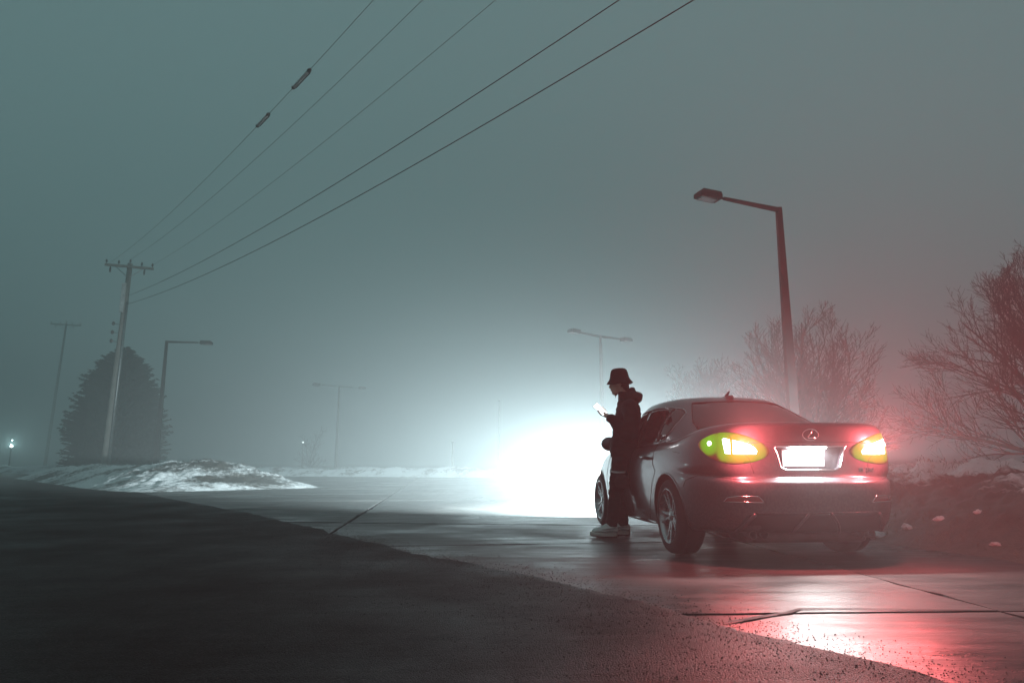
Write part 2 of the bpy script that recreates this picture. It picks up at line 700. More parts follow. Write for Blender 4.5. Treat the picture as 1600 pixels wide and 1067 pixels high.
def far_h(u, w, x, y):
    h = 0.48 * sstep(0, 1.5, w) * (1 - sstep(3.0, 6.0, w)) * sstep(0, 3, u) * (1 - sstep(55, 62, u))
    return h * (1 + 0.35 * fbm(x * 0.5, y * 0.5, 0, 5)) - 0.05


fb = bank('snow_bank', (3.5, 41.0), math.atan2(19, -58) , 62, 7.0, 150, 22, lambda u, w, x, y: far_h(u, 7.0 - w, x, y), M['snow'])
# far ridge lies across the end of the road: keep it behind its front edge
tag(fb, 'thin pale ridge of ploughed snow across the far end of the road', 'snow bank')


def right_h(u, w, x, y):
    foot = sstep(0.0, 1.5, w + 0.25 * fbm(u * 0.8, 1.0, 0, 4))
    h = 0.60 * foot + 0.14 * sstep(1.4, 3.4, w) + 0.18 * math.exp(-((u - 4.4) / 1.6) ** 2) * sstep(1.0, 2.5, w)
    h *= 0.9 + 0.22 * fbm(x * 0.6, y * 0.6, 3, 5)
    h += 0.12 * foot * fbm(x * 2.2, y * 2.2, 0, 6) + 0.055 * foot * fbm(x * 8, y * 8, 2, 4)
    h *= sstep(-0.3, 1.8, u) * (1 - sstep(26, 34, u)) * (1 - sstep(16, 20, w))
    return h - 0.035


def bank_r(u, w, x, y):
    return right_h(u, w, x, y)


O = road(4.35, 3.6)
rb_v = bank('dirt_bank', (O.x, O.y), math.pi / 2 + HD, 34, 20, 10, 10, lambda *a: 0, None)
bpy.data.objects.remove(rb_v)
v, f = [], []
us = [0.07 * i for i in range(110)] + [7.7 + 0.35 * i for i in range(76)]
ws = [0.055 * i for i in range(72)] + [3.96 + 0.4 * i for i in range(42)]
for u in us:
    for w in ws:
        p = road(4.35 + w, 3.6 + u)
        v.append((p.x, p.y, right_h(u, w, p.x, p.y)))
nw = len(ws)
for i in range(len(us) - 1):
    for j in range(nw - 1):
        a = i * nw + j
        f.append((a, a + 1, a + nw + 1, a + nw))
rbank = tag(pydata('dirt_bank', v, f, M['bank'], smooth=True), 'brown dirt bank topped with old snow to the right of the car', 'dirt bank')


def lump(name, size, seed, m):
    bm = bmesh.new()
    bmesh.ops.create_icosphere(bm, subdivisions=3, radius=1.0)
    for vv in bm.verts:
        q = vv.co.copy()
        k = 1 + 0.45 * fbm(q.x * 1.3 + seed, q.y * 1.3, q.z * 1.3, 4)
        vv.co = Vector((q.x * size[0] * k, q.y * size[1] * k, max(q.z * k, -0.55) * size[2]))
    return obj(name, bm, m, smooth=True)


LUMPS = [(3.93, 7.55, .085, 'largest frozen snow lump by the car\'s right rear corner'), (4.12, 7.35, .06, 'smaller snow lump just right of the largest one behind the car'), (4.30, 7.05, .05, 'snow lump in the middle of the row along the foot of the dirt bank'),
         (4.52, 6.80, .045, 'snow lump higher on the dirt bank, right of the middle one'), (4.30, 6.30, .04, 'small snow lump low at the foot of the bank, second from the right'), (4.62, 6.1, .045, 'rightmost small snow lump on the foot of the dirt bank')]
for i, (x, y, s, lab) in enumerate(LUMPS):
    r_ = x * ch + y * sh
    s_ = -x * sh + y * ch
    z = max(0.0, right_h(s_ - 3.6, r_ - 4.35, x, y)) if r_ > 4.35 else 0.0
    s *= 0.85
    o = lump('snow_chunk', (s * 1.4, s, s * 0.7), i * 3.7, M['snow_dirty'])
    o.location = (x, y, z + s * 0.02)
    o.rotation_euler = (0, 0, i * 1.3)
    tag(o, lab, 'snow chunk', 'snow lumps at the foot of the dirt bank')

# matted dry grass on the bank
gv, gf = [], []
rg = random.Random(12)
for i in range(9000):
    u = rg.uniform(0.6, 9.0)
    w = rg.uniform(0.15, 3.2)
    p = road(4.35 + w, 3.6 + u)
    if fbm(p.x * 0.9, p.y * 0.9, 7.0, 3) < -0.05:
        continue
    z = right_h(u, w, p.x, p.y)
    if z < 0.03:
        continue
    a = rg.uniform(0, 2 * math.pi)
    L = rg.uniform(0.05, 0.15)
    d = Vector((math.cos(a), math.sin(a), 0))
    q = Vector((-d.y, d.x, 0)) * 0.0022
    b0 = Vector((p.x, p.y, z - 0.01))
    b1 = b0 + d * L * 0.5 + Vector((0, 0, L * rg.uniform(0.25, 0.6)))
    b2 = b0 + d * L + Vector((0, 0, L * rg.uniform(0.0, 0.5)))
    k = len(gv)
    gv += [tuple(b0 - q), tuple(b0 + q), tuple(b1 + q), tuple(b1 - q), tuple(b2)]
    gf += [(k, k + 1, k + 2, k + 3), (k + 3, k + 2, k + 4)]
dg_ = tag(pydata('dry_grass', gv, gf, worn_mat('dead_grass', (0.11, 0.085, 0.05), 0.8, 0, 0.5, 4)), 'matted dead brown grass covering the dirt bank', 'grass')
dg_['kind'] = 'stuff'


# ------------------------------------------------------------------ street lamps
def lamp_post(loc, arms, h, label, group=None, base=0.16):
    """arms: list of (dx, dy, dz) from pole top to the far end of each head"""
    t = empty('street_lamp', loc)
    tag(t, label, 'street lamp', group)
    bm = bmesh.new()
    w0, w1 = base * 0.62, base * 0.34
    rows = []
    for z, w in ((-0.3, w0), (0.05, w0), (h * 0.5, (w0 + w1) / 2), (h, w1)):
        rows.append([bm.verts.new((sx * w, sy * w, z)) for sx, sy in ((-1, -1), (1, -1), (1, 1), (-1, 1))])
    for a, b in zip(rows, rows[1:]):
        for k in range(4):
            bm.faces.new((a[k], a[(k + 1) % 4], b[(k + 1) % 4], b[k]))
    bm.faces.new(rows[-1])
    bmesh.ops.bevel(bm, geom=[e for e in bm.edges if abs(e.verts[0].co.z - e.verts[1].co.z) > 0.01], offset=0.012, segments=2, affect='EDGES')
    obj('pole', bm, M['lamp_paint'], t)
    bm = bmesh.new()
    box(bm, -base * 1.2, base * 1.2, -base * 1.2, base * 1.2, -0.3, 0.08)
    box(bm, -base * 0.8, base * 0.8, -base * 0.8, base * 0.8, 0.08, 0.12)
    bevel_all(bm, 0.01)
    obj('base', bm, M['lamp_paint'], t)
    for dx, dy, dz in arms:
        L = math.sqrt(dx * dx + dy * dy + dz * dz)
        X = Vector((dx, dy, dz)).normalized()
        Z = Vector((0, 0, 1))
        Y = Z.cross(X).normalized()
        Z = X.cross(Y)
        mt = Matrix(((X.x, Y.x, Z.x, 0), (X.y, Y.y, Z.y, 0), (X.z, Y.z, Z.z, h - 0.06), (0, 0, 0, 1)))
        hl = 0.62
        bm = bmesh.new()
        rows = []
        for q, w in ((-w1 * 0.9, 0.052), (L - hl - 0.14, 0.034)):
            rows.append([bm.verts.new(mt @ Vector((q, sy * w, sz * w))) for sy, sz in ((-1, -1), (1, -1), (1, 1), (-1, 1))])
        for k in range(4):
            bm.faces.new((rows[0][k], rows[0][(k + 1) % 4], rows[1][(k + 1) % 4], rows[1][k]))
        bm.faces.new(rows[0][::-1])
        bm.faces.new(rows[1])
        box(bm, L - hl - 0.15, L - hl + 0.02, -0.02, 0.02, -0.02, 0.02, mt)
        obj('arm', bm, M['lamp_paint'], t)
        bm = bmesh.new()
        lo = [(L - hl, -0.17), (L - hl, 0.17), (L, 0.17), (L, -0.17)]
        hi = [(L - hl + 0.02, -0.15), (L - hl + 0.02, 0.15), (L - 0.09, 0.15), (L - 0.09, -0.15)]
        vb = [bm.verts.new(mt @ Vector((a, b, -0.09))) for a, b in lo]
        vm = [bm.verts.new(mt @ Vector((a, b, 0.02))) for a, b in lo]
        vt = [bm.verts.new(mt @ Vector((a, b, 0.10))) for a, b in hi]
        for p, q in ((vb, vm), (vm, vt)):
            for k in range(4):
                bm.faces.new((p[k], p[(k + 1) % 4], q[(k + 1) % 4], q[k]))
        bm.faces.new(vt)
        bm.faces.new(vb[::-1])
        bmesh.ops.recalc_face_normals(bm, faces=bm.faces)
        hd = obj('lamp_head', bm, M['lamp_paint'], t)
        bm = bmesh.new()
        box(bm, L - hl + 0.12, L - 0.06, -0.12, 0.12, -0.125, -0.088, mt)
        bevel_all(bm, 0.012)
        obj('lens', bm, M['lamp_glass'], hd)
    return t


lamp_post((6.98, 17.0, 0.0), [(-2.32, -0.75, 0.16)], 7.35, 'tall grey street lamp with one arm rising behind the car', base=0.20)
lamp_post((-19.0, 37.0, 0.0), [(2.36, 0.35, 0.0)], 7.36, 'single-arm street lamp in front of the dark spruce', base=0.18)
lamp_post((4.48, 34.0, 0.0), [(-1.67, -1.35, 0.06), (1.75, 1.40, 0.06)], 7.1, 'double-armed street lamp in the fog behind the person with the phone', base=0.18)
lamp_post((-15.24, 60.0, 0.0), [(-1.85, -1.6, 0.05), (1.95, 1.6, 0.05)], 7.38, 'faint double-armed street lamp far away in the fog left of the glare', base=0.18)


# ------------------------------------------------------------------ utility poles and wires
def utility_pole(loc, h, label, riser=True, arm=1.25, lean=(0, 0), thick=1.0):
    t = empty('utility_pole', loc)
    tag(t, label, 'utility pole')
    v, f = [], []
    tube_geo(v, f, [Vector((lean[0] * q, lean[1] * q, -0.4 + (h + 0.4) * q)) for q in (0, 0.25, 0.5, 0.75, 1)], [q * thick for q in (0.23, 0.215, 0.195, 0.165, 0.13)], 14)
    pydata('post', v, f, M['pole_wood'], t, True)
    tx, ty = lean
    ax = Vector((0.93, 0.36, 0.0))
    mt = Matrix(((ax.x, -ax.y, 0, tx), (ax.y, ax.x, 0, ty), (0, 0, 1, h - 0.22), (0, 0, 0, 1)))
    bm = bmesh.new()
    box(bm, -arm, arm, -0.19, -0.09, -0.07, 0.07, mt)
    bevel_all(bm, 0.01)
    obj('crossarm', bm, M['pole_wood'], t)
    for sx in (-1, 1):
        v, f = [], []
        tube_geo(v, f, [mt @ Vector((sx * 0.7, -0.14, -0.06)), mt @ Vector((0.05 * sx, -0.12, -0.62))], [0.022, 0.022], 6)
        pydata('brace', v, f, M['galv'], t)
    for q in (-arm + 0.08, -0.55, 0.0, 0.62, arm - 0.08):
        bm = bmesh.new()
        zz = 0.07 if q else 0.22
        lathe(bm, [(0.001, zz), (0.02, zz), (0.02, zz + 0.09), (0.065, zz + 0.10), (0.05, zz + 0.14), (0.06, zz + 0.16), (0.035, zz + 0.21), (0.04, zz + 0.24), (0.001, zz + 0.25)], 12, 'Z', mt @ Matrix.Translation((q, -0.14 if q else 0, 0)))
        obj('insulator', bm, M['ceramic'], t, True)
    for q in (-0.95, 0.78):
        bm = bmesh.new()
        lathe(bm, [(0.001, -0.42), (0.045, -0.40), (0.05, -0.16), (0.03, -0.13), (0.012, -0.07)], 10, 'Z', mt @ Matrix.Translation((q, -0.14, 0)))
        obj('fuse_cutout', bm, M['ceramic'], t, True)
    if riser:
        v, f = [], []
        tube_geo(v, f, [Vector((lean[0] * q + 0.235 - 0.06 * q, -0.13, -0.3 + h * q)) for q in (0, 0.5, 0.83)], [0.075, 0.07, 0.065], 10)
        pydata('conduit', v, f, M['galv'], t, True)
        bm = bmesh.new()
        box(bm, -0.19, 0.02, -0.235, -0.10, h - 2.9, h - 1.2, Matrix.Translation((lean[0] * 0.86, lean[1] * 0.86, 0)))
        bevel_all(bm, 0.02)
        obj('cable_guard', bm, M['pale_guard'], t)
        for k, z in enumerate((h - 3.6, h - 4.1, h - 4.6)):
            v, f = [], []
            xx = lean[0] * (z / h)
            tube_geo(v, f, [Vector((xx - 0.12, -0.05, z)), Vector((xx - 0.42, -0.12, z + 0.06))], [0.02, 0.02], 6)
            pydata('bracket', v, f, M['galv'], t)
            v, f = [], []
            ellipsoid(v, f, (xx - 0.45, -0.13, z + 0.06), (0.085, 0.085, 0.12), 10, 6)
            pydata('insulator', v, f, M['ceramic'], t, True)
    return t


utility_pole((-22.3, 38.0, 0.3), 11.75, 'tall leaning wooden utility pole with crossarm in front of the spruce', lean=(0.28, 0.0))
utility_pole((-51.2, 76.0, 0.0), 16.3, 'faint distant utility pole barely showing through fog at far left', riser=False, arm=1.5, lean=(0.6, 0), thick=0.75)
# the pole the wires run to, behind the camera, is out of the picture; the wires are carried on to it

WIRES = [((-23.18, 38, 12.12), (12.25, -6, 11.55), 1.53, 0.0055), ((-22.05, 38, 12.28), (13.53, -6, 11.63), 1.43, 0.0055), ((-20.83, 38, 11.89), (14.94, -6, 11.27), 1.27, 0.0055),
         ((-21.96, 38, 10.15), (15.92, -6, 9.4), 1.26, 0.011), ((-22.05, 38, 9.63), (16.51, -6, 9.02), 1.44, 0.012)]
WLAB = ['thin overhead wire carrying two inline insulators, uppermost of the five', 'thin overhead wire, second from the top of the five', 'thin overhead wire, third from the top of the five',
        'thicker dark cable, upper of the two lowest overhead lines', 'thicker dark cable, lowest of the five overhead lines']


def wire_pt(k, t):
    a, b, sag, _ = WIRES[k]
    p = Vector(a).lerp(Vector(b), t)
    p.z -= 4 * sag * t * (1 - t)
    return p


for k, (a, b, sag, rad) in enumerate(WIRES):
    v, f = [], []
    pts = [wire_pt(k, i / 60) for i in range(61)]
    tube_geo(v, f, pts, [rad] * 61, 6)
    tag(pydata('overhead_wire', v, f, M['wire'], None, True), WLAB[k], 'wire')


def inline_insulator(k, t0, t1, label):
    a, b = wire_pt(k, t0), wire_pt(k, t1)
    d = (b - a)
    L = d.length
    d.normalize()
    q = d.to_track_quat('Z', 'Y').to_matrix().to_4x4()
    mt = Matrix.Translation(a) @ q
    t = empty('inline_insulator', a)
    im = Matrix.Translation(-a) @ mt
    bm = bmesh.new()
    lathe(bm, [(0.001, 0.10), (0.040, 0.11), (0.042, L - 0.12), (0.001, L - 0.10)], 12, 'Z', im)
    obj('rod', bm, M['pale_guard'], t, True)
    for z0, z1 in ((-0.02, 0.13), (L - 0.14, L + 0.03)):
        bm = bmesh.new()
        lathe(bm, [(0.001, z0), (0.02, z0 + 0.01), (0.055, (z0 + z1) / 2), (0.038, z1 - 0.01), (0.001, z1)], 12, 'Z', im)
        obj('end_fitting', bm, M['ceramic'], t, True)
    bm = bmesh.new()
    box(bm, 0.02, 0.06, -0.02, 0.02, 0.1, L - 0.1, im)
    obj('bar', bm, M['wire'], t)
    tag(t, label, 'insulator')
    return t


def t_at_pixel(k, u_target):
    best = None
    cp = math.cos(0.17417)
    sp = math.sin(0.17417)
    for i in range(1, 4000):
        t = i / 4000 * 0.8
        p = wire_pt(k, t)
        dep = p.y * cp + (p.z - 0.809) * sp
        if dep < 0.5:
            break
        u = 800 + 1067 * p.x / dep
        if best is None or abs(u - u_target) < best[0]:
            best = (abs(u - u_target), t)
    return best[1]


inline_insulator(0, t_at_pixel(0, 457), t_at_pixel(0, 484), 'pale inline insulator on the uppermost wire, the nearer and larger one')
inline_insulator(0, t_at_pixel(0, 401), t_at_pixel(0, 420), 'pale inline insulator on the uppermost wire, the farther and smaller one')


# ------------------------------------------------------------------ trees
def bare_tree(loc, h, spread, seed, label, density=1.0, sides=3, limbs=None, twig=1.0):
    rnd = random.Random(seed)
    t = empty('bare_tree', loc)
    tag(t, label, 'tree', 'bare trees along the right of the road')
    tv, tf, bv, bf = [], [], [], []

    def branch(p, d, L, r, lvl, V, F):
        n = (7, 7, 6, 5, 3)[lvl]
        pts, rads = [p], [r]
        q = p.copy()
        dd = d.copy()
        for i in range(n):
            up = (0.10, 0.10, 0.10, 0.10, 0.08)[lvl]
            dd = dd + Vector((rnd.gauss(0, 0.09), rnd.gauss(0, 0.09), rnd.gauss(0, 0.07) + up / n * 1.6))
            dd.normalize()
            q = q + dd * (L / n)
            pts.append(q.copy())
            rads.append(max(0.0046 * twig, r * (1 - 0.80 * (i + 1) / n)))
        tube_geo(V, F, pts, rads, 7 if lvl < 1 else (5 if lvl < 2 else sides), cap=False)
        return pts, rads

    trunk_h = h * 0.20
    tp, tr = branch(Vector((0, 0, -0.3)), Vector((0.02, 0.0, 1)), trunk_h + 0.3, h * 0.030, 0, tv, tf)
    tr_end = h * 0.022

    def grow(p, d, L, r, lvl):
        pts, rads = branch(p, d, L, r, lvl, bv, bf)
        if lvl >= 4:
            return
        cnt = int(((0, 13, 10, 5)[lvl] if lvl < 4 else 0) * density * (0.7 + 0.6 * rnd.random()))
        for c in range(cnt):
            i = rnd.uniform(0.22, 0.98)
            k = min(int(i * (len(pts) - 1)), len(pts) - 2)
            fr = i * (len(pts) - 1) - k
            pp = pts[k].lerp(pts[k + 1], fr)
            ax = (pts[k + 1] - pts[k]).normalized()
            side = ax.orthogonal().normalized()
            side = Matrix.Rotation(rnd.uniform(0, 2 * math.pi), 3, ax) @ side
            a = R(rnd.uniform(18, 44))
            nd = ax * math.cos(a) + side * math.sin(a)
            nd.z += 0.10
            nd.normalize()
            grow(pp, nd, L * rnd.uniform(0.34, 0.62) * (1.15 - 0.55 * i), max(0.0062 * twig, rads[k] * 0.58), lvl + 1)

    nl = 17 if limbs is None else limbs
    for i in range(nl):
        fz = rnd.uniform(0.45, 1.0)
        k = min(int(fz * (len(tp) - 1)), len(tp) - 2)
        az = 2 * math.pi * (i * 0.618 + rnd.uniform(-0.06, 0.06))
        tilt = R(rnd.uniform(46, 78) if fz < 0.66 else rnd.uniform(6, 60))
        d = Vector((math.cos(az) * math.sin(tilt), math.sin(az) * math.sin(tilt), math.cos(tilt)))
        reach = h * rnd.uniform(0.58, 0.70) if tilt < R(36) else spread * rnd.uniform(0.85, 1.1)
        grow(tp[k].copy(), d, reach, h * 0.0125, 1)
    grow(tp[-1].copy(), Vector((0, 0.03, 1)), h * 0.74, h * 0.017, 1)
    pydata('trunk', tv, tf, M['bark'], t, True)
    pydata('crown', bv, bf, M['bark'], t, True)
    return t


bare_tree((15.9, 19.0, 0.3), 7.3, 4.5, 14, 'big bare tree at the right edge of the picture above the dirt bank', 1.1)
bare_tree((11.55, 27.0, 0.2), 6.7, 3.5, 31, 'bare tree with a fan of fine branches behind the car roof', 0.88, limbs=24, twig=1.25)
bare_tree((10.9, 39.0, 0.2), 6.4, 2.9, 52, 'small pale bare tree in the fog, left of the tall lamp', 0.85, limbs=22, twig=2.0)
dt = bare_tree((-21.6, 74.0, 0.0), 4.2, 1.6, 9, 'tiny faint bare tree far off beside the small distant light', 0.6)


def spruce(loc, h, rad, seed, label):
    rnd = random.Random(seed)
    t = empty('spruce_tree', loc)
    tag(t, label, 'tree')
    v, f = [], []
    tube_geo(v, f, [Vector((0, 0, -0.3)), Vector((0, 0, h * 0.5)), Vector((0, 0, h * 0.97))], [0.20, 0.12, 0.02], 8)
    pydata('trunk', v, f, M['bark'], t, True)
    v, f = [], []
    z = 0.25
    while z < h * 0.985:
        q = z / h
        rr = rad * (1 - q ** 2.9) * (0.88 + 0.12 * min(1, q * 6)) + 0.08
        nb = max(5, int(12 + rr * 9))
        for b in range(nb):
            az = rnd.uniform(0, 2 * math.pi)
            L = rr * rnd.uniform(0.70, 1.06) * (1 + 0.10 * noise.noise(Vector((math.cos(az) * 1.6, math.sin(az) * 1.6, z * 0.9))))
            droop = rnd.uniform(-0.12, 0.22) - 0.25 * (1 - q)
            d = Vector((math.cos(az), math.sin(az), 0))
            s = Vector((-math.sin(az), math.cos(az), 0))
            nseg = max(4, int(L * 7))
            for k in range(nseg):
                fr = 0.30 + 0.70 * (k + rnd.random()) / nseg
                p = d * (L * fr) + Vector((0, 0, z + droop * L * fr + 0.20 * L * fr * fr))
                w = 0.34 * (1.12 - fr) * min(1.0, L) + 0.06
                for sg in (-1, 1):
                    e = p + s * sg * w * rnd.uniform(0.6, 1.2) + d * 0.20 * rnd.uniform(0.5, 1.3) + Vector((0, 0, rnd.uniform(-0.13, 0.09)))
                    i0 = len(v)
                    v += [tuple(p + Vector((0, 0, 0.05))), tuple(e), tuple(p - d * 0.08 - Vector((0, 0, 0.06)))]
                    f.append((i0, i0 + 1, i0 + 2))
        z += 0.17 * (1.15 - 0.5 * q)
    pydata('crown', v, f, M['needles'], t)
    return t


spruce((-27.6, 48.0, 0.0), 8.95, 3.25, 4, 'dark dense spruce tree behind the utility pole')


# ------------------------------------------------------------------ thin posts and distant lights in the fog
def post(loc, h, label):
    t = empty('thin_post', loc)
    tag(t, label, 'post')
    v, f = [], []
    tube_geo(v, f, [Vector((0, 0, -0.3)), Vector((0, 0, h))], [0.06, 0.05], 8)
    pydata('shaft', v, f, M['lamp_paint'], t, True)
    bm = bmesh.new()
    lathe(bm, [(0.001, h), (0.075, h), (0.075, h + 0.03), (0.04, h + 0.07), (0.001, h + 0.08)], 10)
    obj('cap', bm, M['lamp_paint'], t, True)


post((-3.62, 42.0, 0.0), 1.95, 'short thin post standing at the far snow ridge left of the glare')
post((-1.03, 55.0, 0.0), 5.6, 'tall thin post barely visible in the bright fog above the glare')


def far_light(loc, h, watts, col, rb, label, second=None):
    t = empty('lit_lamp', loc)
    tag(t, label, 'lamp')
    v, f = [], []
    tube_geo(v, f, [Vector((0, 0, -0.3)), Vector((0, 0, h - rb))], [0.06, 0.05], 8)
    pydata('post', v, f, M['lamp_paint'], t, True)
    em = mat('lit_bulb', (0.8, 0.8, 0.8), 0.5, emit=(0.85, 1, 1), estr=8)
    v, f = [], []
    ellipsoid(v, f, (0, 0, h), (rb, rb, rb * 0.9), 12, 8)
    bo = pydata('bulb', v, f, em, t, True)
    if second:
        v, f = [], []
        ellipsoid(v, f, (0.0, 0, h + second), (rb * 0.55, rb * 0.55, rb * 0.5), 10, 6)
        pydata('upper_bulb', v, f, mat('dim_bulb', (0.6, 0.6, 0.6), 0.5, emit=(0.75, 1, 1), estr=1.6), t, True)
    if watts < 100:
        return t
    ld = bpy.data.lights.new('lamp_light', 'POINT')
    ld.energy = watts
    ld.color = col
    ld.shadow_soft_size = rb
    lo = bpy.data.objects.new('lamp_light', ld)
    C.objects.link(lo)
    lo.parent = t
    lo.location = (0, 0, h + rb * 1.3)
    return t


far_light((-43.5, 60.0, 0.0), 2.14, 800, (0.6, 1.0, 1.0), 0.13, 'small lit lamp glowing in the fog at the far left edge', 0.55)
far_light((-22.7, 75.0, 0.0), 2.88, 60, (0.8, 1.0, 1.0), 0.09, 'pinpoint of lamplight far away to the right of the snow heap')

# ------------------------------------------------------------------ the car
CAR = empty('parked_car', (2.286, 6.43, 0), 0)
CAR.rotation_euler = (0, 0, math.pi / 2 + HD)      # local x forward, y left
tag(CAR, 'dark grey four-door saloon car with tail lamps and plate lit', 'car')

XS = [-1.02, -0.6, 0.0, 1.0, 2.0, 2.73, 3.3, 3.62]


def interp(xs, zs, x):
    if x <= xs[0]:
        return zs[0]
    for i in range(len(xs) - 1):
        if x <= xs[i + 1]:
            t = (x - xs[i]) / (xs[i + 1] - xs[i])
            t = t * t * (3 - 2 * t) * 0.5 + t * 0.5
            return zs[i] + (zs[i + 1] - zs[i]) * t
    return zs[-1]


def half_ring(xr, xf, w, nr, nf, npt, xc=1.25):
    pts = []
    for i in range(401):
        th = math.pi * i / 400
        c, s = math.cos(th), math.sin(th)
        n = nr if c > 0 else nf
        a = (xc - xr) if c > 0 else (xf - xc)
        x = xc - math.copysign(a * abs(c) ** (2 / n), c)
        y = w * abs(s) ** (2 / n)
        pts.append(Vector((x, y)))
    cum = [0]
    for a, b in zip(pts, pts[1:]):
        cum.append(cum[-1] + (b - a).length)
    out = []
    j = 0
    for i in range(npt):
        d = cum[-1] * i / (npt - 1)
        while j < len(cum) - 2 and cum[j + 1] < d:
            j += 1
        t = (d - cum[j]) / max(1e-9, cum[j + 1] - cum[j])
        out.append(pts[j].lerp(pts[j + 1], t))
    return out


def ring_loft(levels, npt, sub=1, close_bottom=True):
    bm = bmesh.new()
    rings = []
    for xr, xf, w, nr, nf, zs in levels:
        hr = half_ring(xr, xf, w, nr, nf, npt)
        full = [Vector((p.x, p.y, interp(XS, zs, p.x))) for p in hr] + [Vector((p.x, -p.y, interp(XS, zs, p.x))) for p in reversed(hr[1:-1])]
        rings.append([bm.verts.new(q) for q in full])
    n = len(rings[0])
    for a, b in zip(rings, rings[1:]):
        for k in range(n):
            bm.faces.new((a[k], a[(k + 1) % n], b[(k + 1) % n], b[k]))
    # caps bridged across the centre line
    def capit(r, flip):
        m = npt
        for k in range(0, m - 1):
            l0, l1 = r[k], r[k + 1]
            r0, r1 = r[(n - k) % n], r[(n - k - 1) % n]
            vs_ = []
            for q in (l0, l1, r1, r0):
                if q not in vs_:
                    vs_.append(q)
            if len(vs_) > 2:
                bm.faces.new(vs_ if flip else vs_[::-1])
    if close_bottom:
        capit(rings[0], False)
    capit(rings[-1], True)
    bmesh.ops.recalc_face_normals(bm, faces=bm.faces)
    return bm


BODY = [
    (-0.84, 3.46, 0.79, 5, 4, [.26, .23, .20, .19, .19, .20, .21, .22]),
    (-0.93, 3.56, 0.845, 5, 4, [.285, .26, .22, .20, .20, .22, .23, .24]),
    (-0.985, 3.60, 0.875, 5, 4, [.36, .34, .31, .28, .28, .30, .32, .33]),
    (-1.005, 3.62, 0.889, 5, 4, [.46, .45, .44, .42, .41, .42, .43, .43]),
    (-1.015, 3.62, 0.897, 5, 4, [.56, .56, .56, .54, .53, .54, .54, .54]),
    (-1.008, 3.60, 0.900, 5, 4, [.635, .65, .67, .65, .63, .63, .62, .61]),
    (-0.995, 3.58, 0.898, 5, 4, [.662, .68, .71, .70, .68, .67, .65, .64]),
    (-0.935, 3.56, 0.894, 5.2, 4, [.676, .70, .76, .75, .73, .71, .68, .66]),
    (-0.918, 3.54, 0.888, 6.6, 4, [.70, .735, .79, .79, .765, .74, .71, .68]),
    (-0.910, 3.48, 0.878, 7.2, 4, [.80, .82, .86, .855, .83, .80, .76, .71]),
    (-0.925, 3.41, 0.856, 7.0, 4, [.95, .94, .935, .91, .885, .86, .80, .73]),
    (-0.950, 3.34, 0.820, 6.4, 4, [1.065, 1.045, .985, .95, .925, .90, .83, .75]),
    (-0.958, 3.29, 0.790, 6.2, 4, [1.112, 1.085, 1.01, .97, .945, .915, .845, .76]),
    (-0.930, 3.22, 0.745, 6, 4, [1.127, 1.105, 1.025, .98, .955, .925, .855, .77]),
    (-0.80, 3.05, 0.62, 5, 4, [1.130, 1.12, 1.055, .99, .97, .94, .875, .79]),
    (-0.55, 2.85, 0.35, 5, 4, [1.130, 1.12, 1.07, 1.0, .985, .955, .89, .80]),
    (-0.35, 2.7, 0.06, 5, 4, [1.130, 1.12, 1.075, 1.0, .99, .96, .895, .80]),
]
GH = [
    (-0.64, 2.66, 0.800, 3.6, 3.4, [0.92] * 8),
    (-0.58, 2.56, 0.795, 3.6, 3.4, [0.98] * 8),
    (-0.42, 2.40, 0.775, 3.5, 3.3, [1.065] * 8),
    (-0.20, 2.23, 0.742, 3.4, 3.2, [1.16] * 8),
    (0.03, 2.05, 0.703, 3.3, 3.1, [1.25] * 8),
    (0.25, 1.88, 0.660, 3.2, 3.0, [1.337] * 8),
    (0.40, 1.75, 0.615, 3.1, 3.0, [1.393, 1.393, 1.393, 1.405, 1.395, 1.385, 1.385, 1.385]),
    (0.50, 1.66, 0.560, 3.0, 3.0, [1.43, 1.43, 1.425, 1.444, 1.43, 1.42, 1.42, 1.42]),
    (0.62, 1.56, 0.44, 3.0, 3.0, [1.46, 1.46, 1.455, 1.472, 1.46, 1.455, 1.455, 1.455]),
    (0.80, 1.45, 0.22, 3.0, 3.0, [1.477, 1.477, 1.477, 1.486, 1.477, 1.477, 1.477, 1.477]),
    (0.90, 1.40, 0.04, 3.0, 3.0, [1.482, 1.482, 1.482, 1.49, 1.482, 1.482, 1.482, 1.482]),
]


def cyl_cutter(x, y0, y1, r, z=0.335):
    bm = bmesh.new()
    rows = lathe(bm, [(r, y0), (r, y1)], 48, 'Y', Matrix.Translation((x, 0, z)))
    bm.faces.new(rows[0])
    bm.faces.new(rows[1][::-1])
    bmesh.ops.recalc_face_normals(bm, faces=bm.faces)
    o = obj('tmp_cut', bm, M['well'])
    return o


def prism_cutter(poly, x0, x1, m):
    bm = bmesh.new()
    a = [bm.verts.new((x0, y, z)) for y, z in poly]
    b = [bm.verts.new((x1, y, z)) for y, z in poly]
    n = len(poly)
    for k in range(n):
        bm.faces.new((a[k], a[(k + 1) % n], b[(k + 1) % n], b[k]))
    bm.faces.new(a[::-1])
    bm.faces.new(b)
    bmesh.ops.recalc_face_normals(bm, faces=bm.faces)
    return obj('tmp_cut', bm, m)


def subdivided(bm, lv=1):
    o = obj('tmp', bm, M['paint'])
    s = o.modifiers.new('s', 'SUBSURF')
    s.levels = lv
    s.render_levels = lv
    return evaluated(o)


body_me = subdivided(ring_loft(BODY, 46), 2)
gh_me = subdivided(ring_loft(GH, 40), 2)
# surface used for laying panels, before the holes are cut
bvh_body = BVHTree.FromPolygons([v.co.copy() for v in body_me.vertices], [tuple(p.vertices) for p in body_me.polygons])
bvh_gh = BVHTree.FromPolygons([v.co.copy() for v in gh_me.vertices], [tuple(p.vertices) for p in gh_me.polygons])

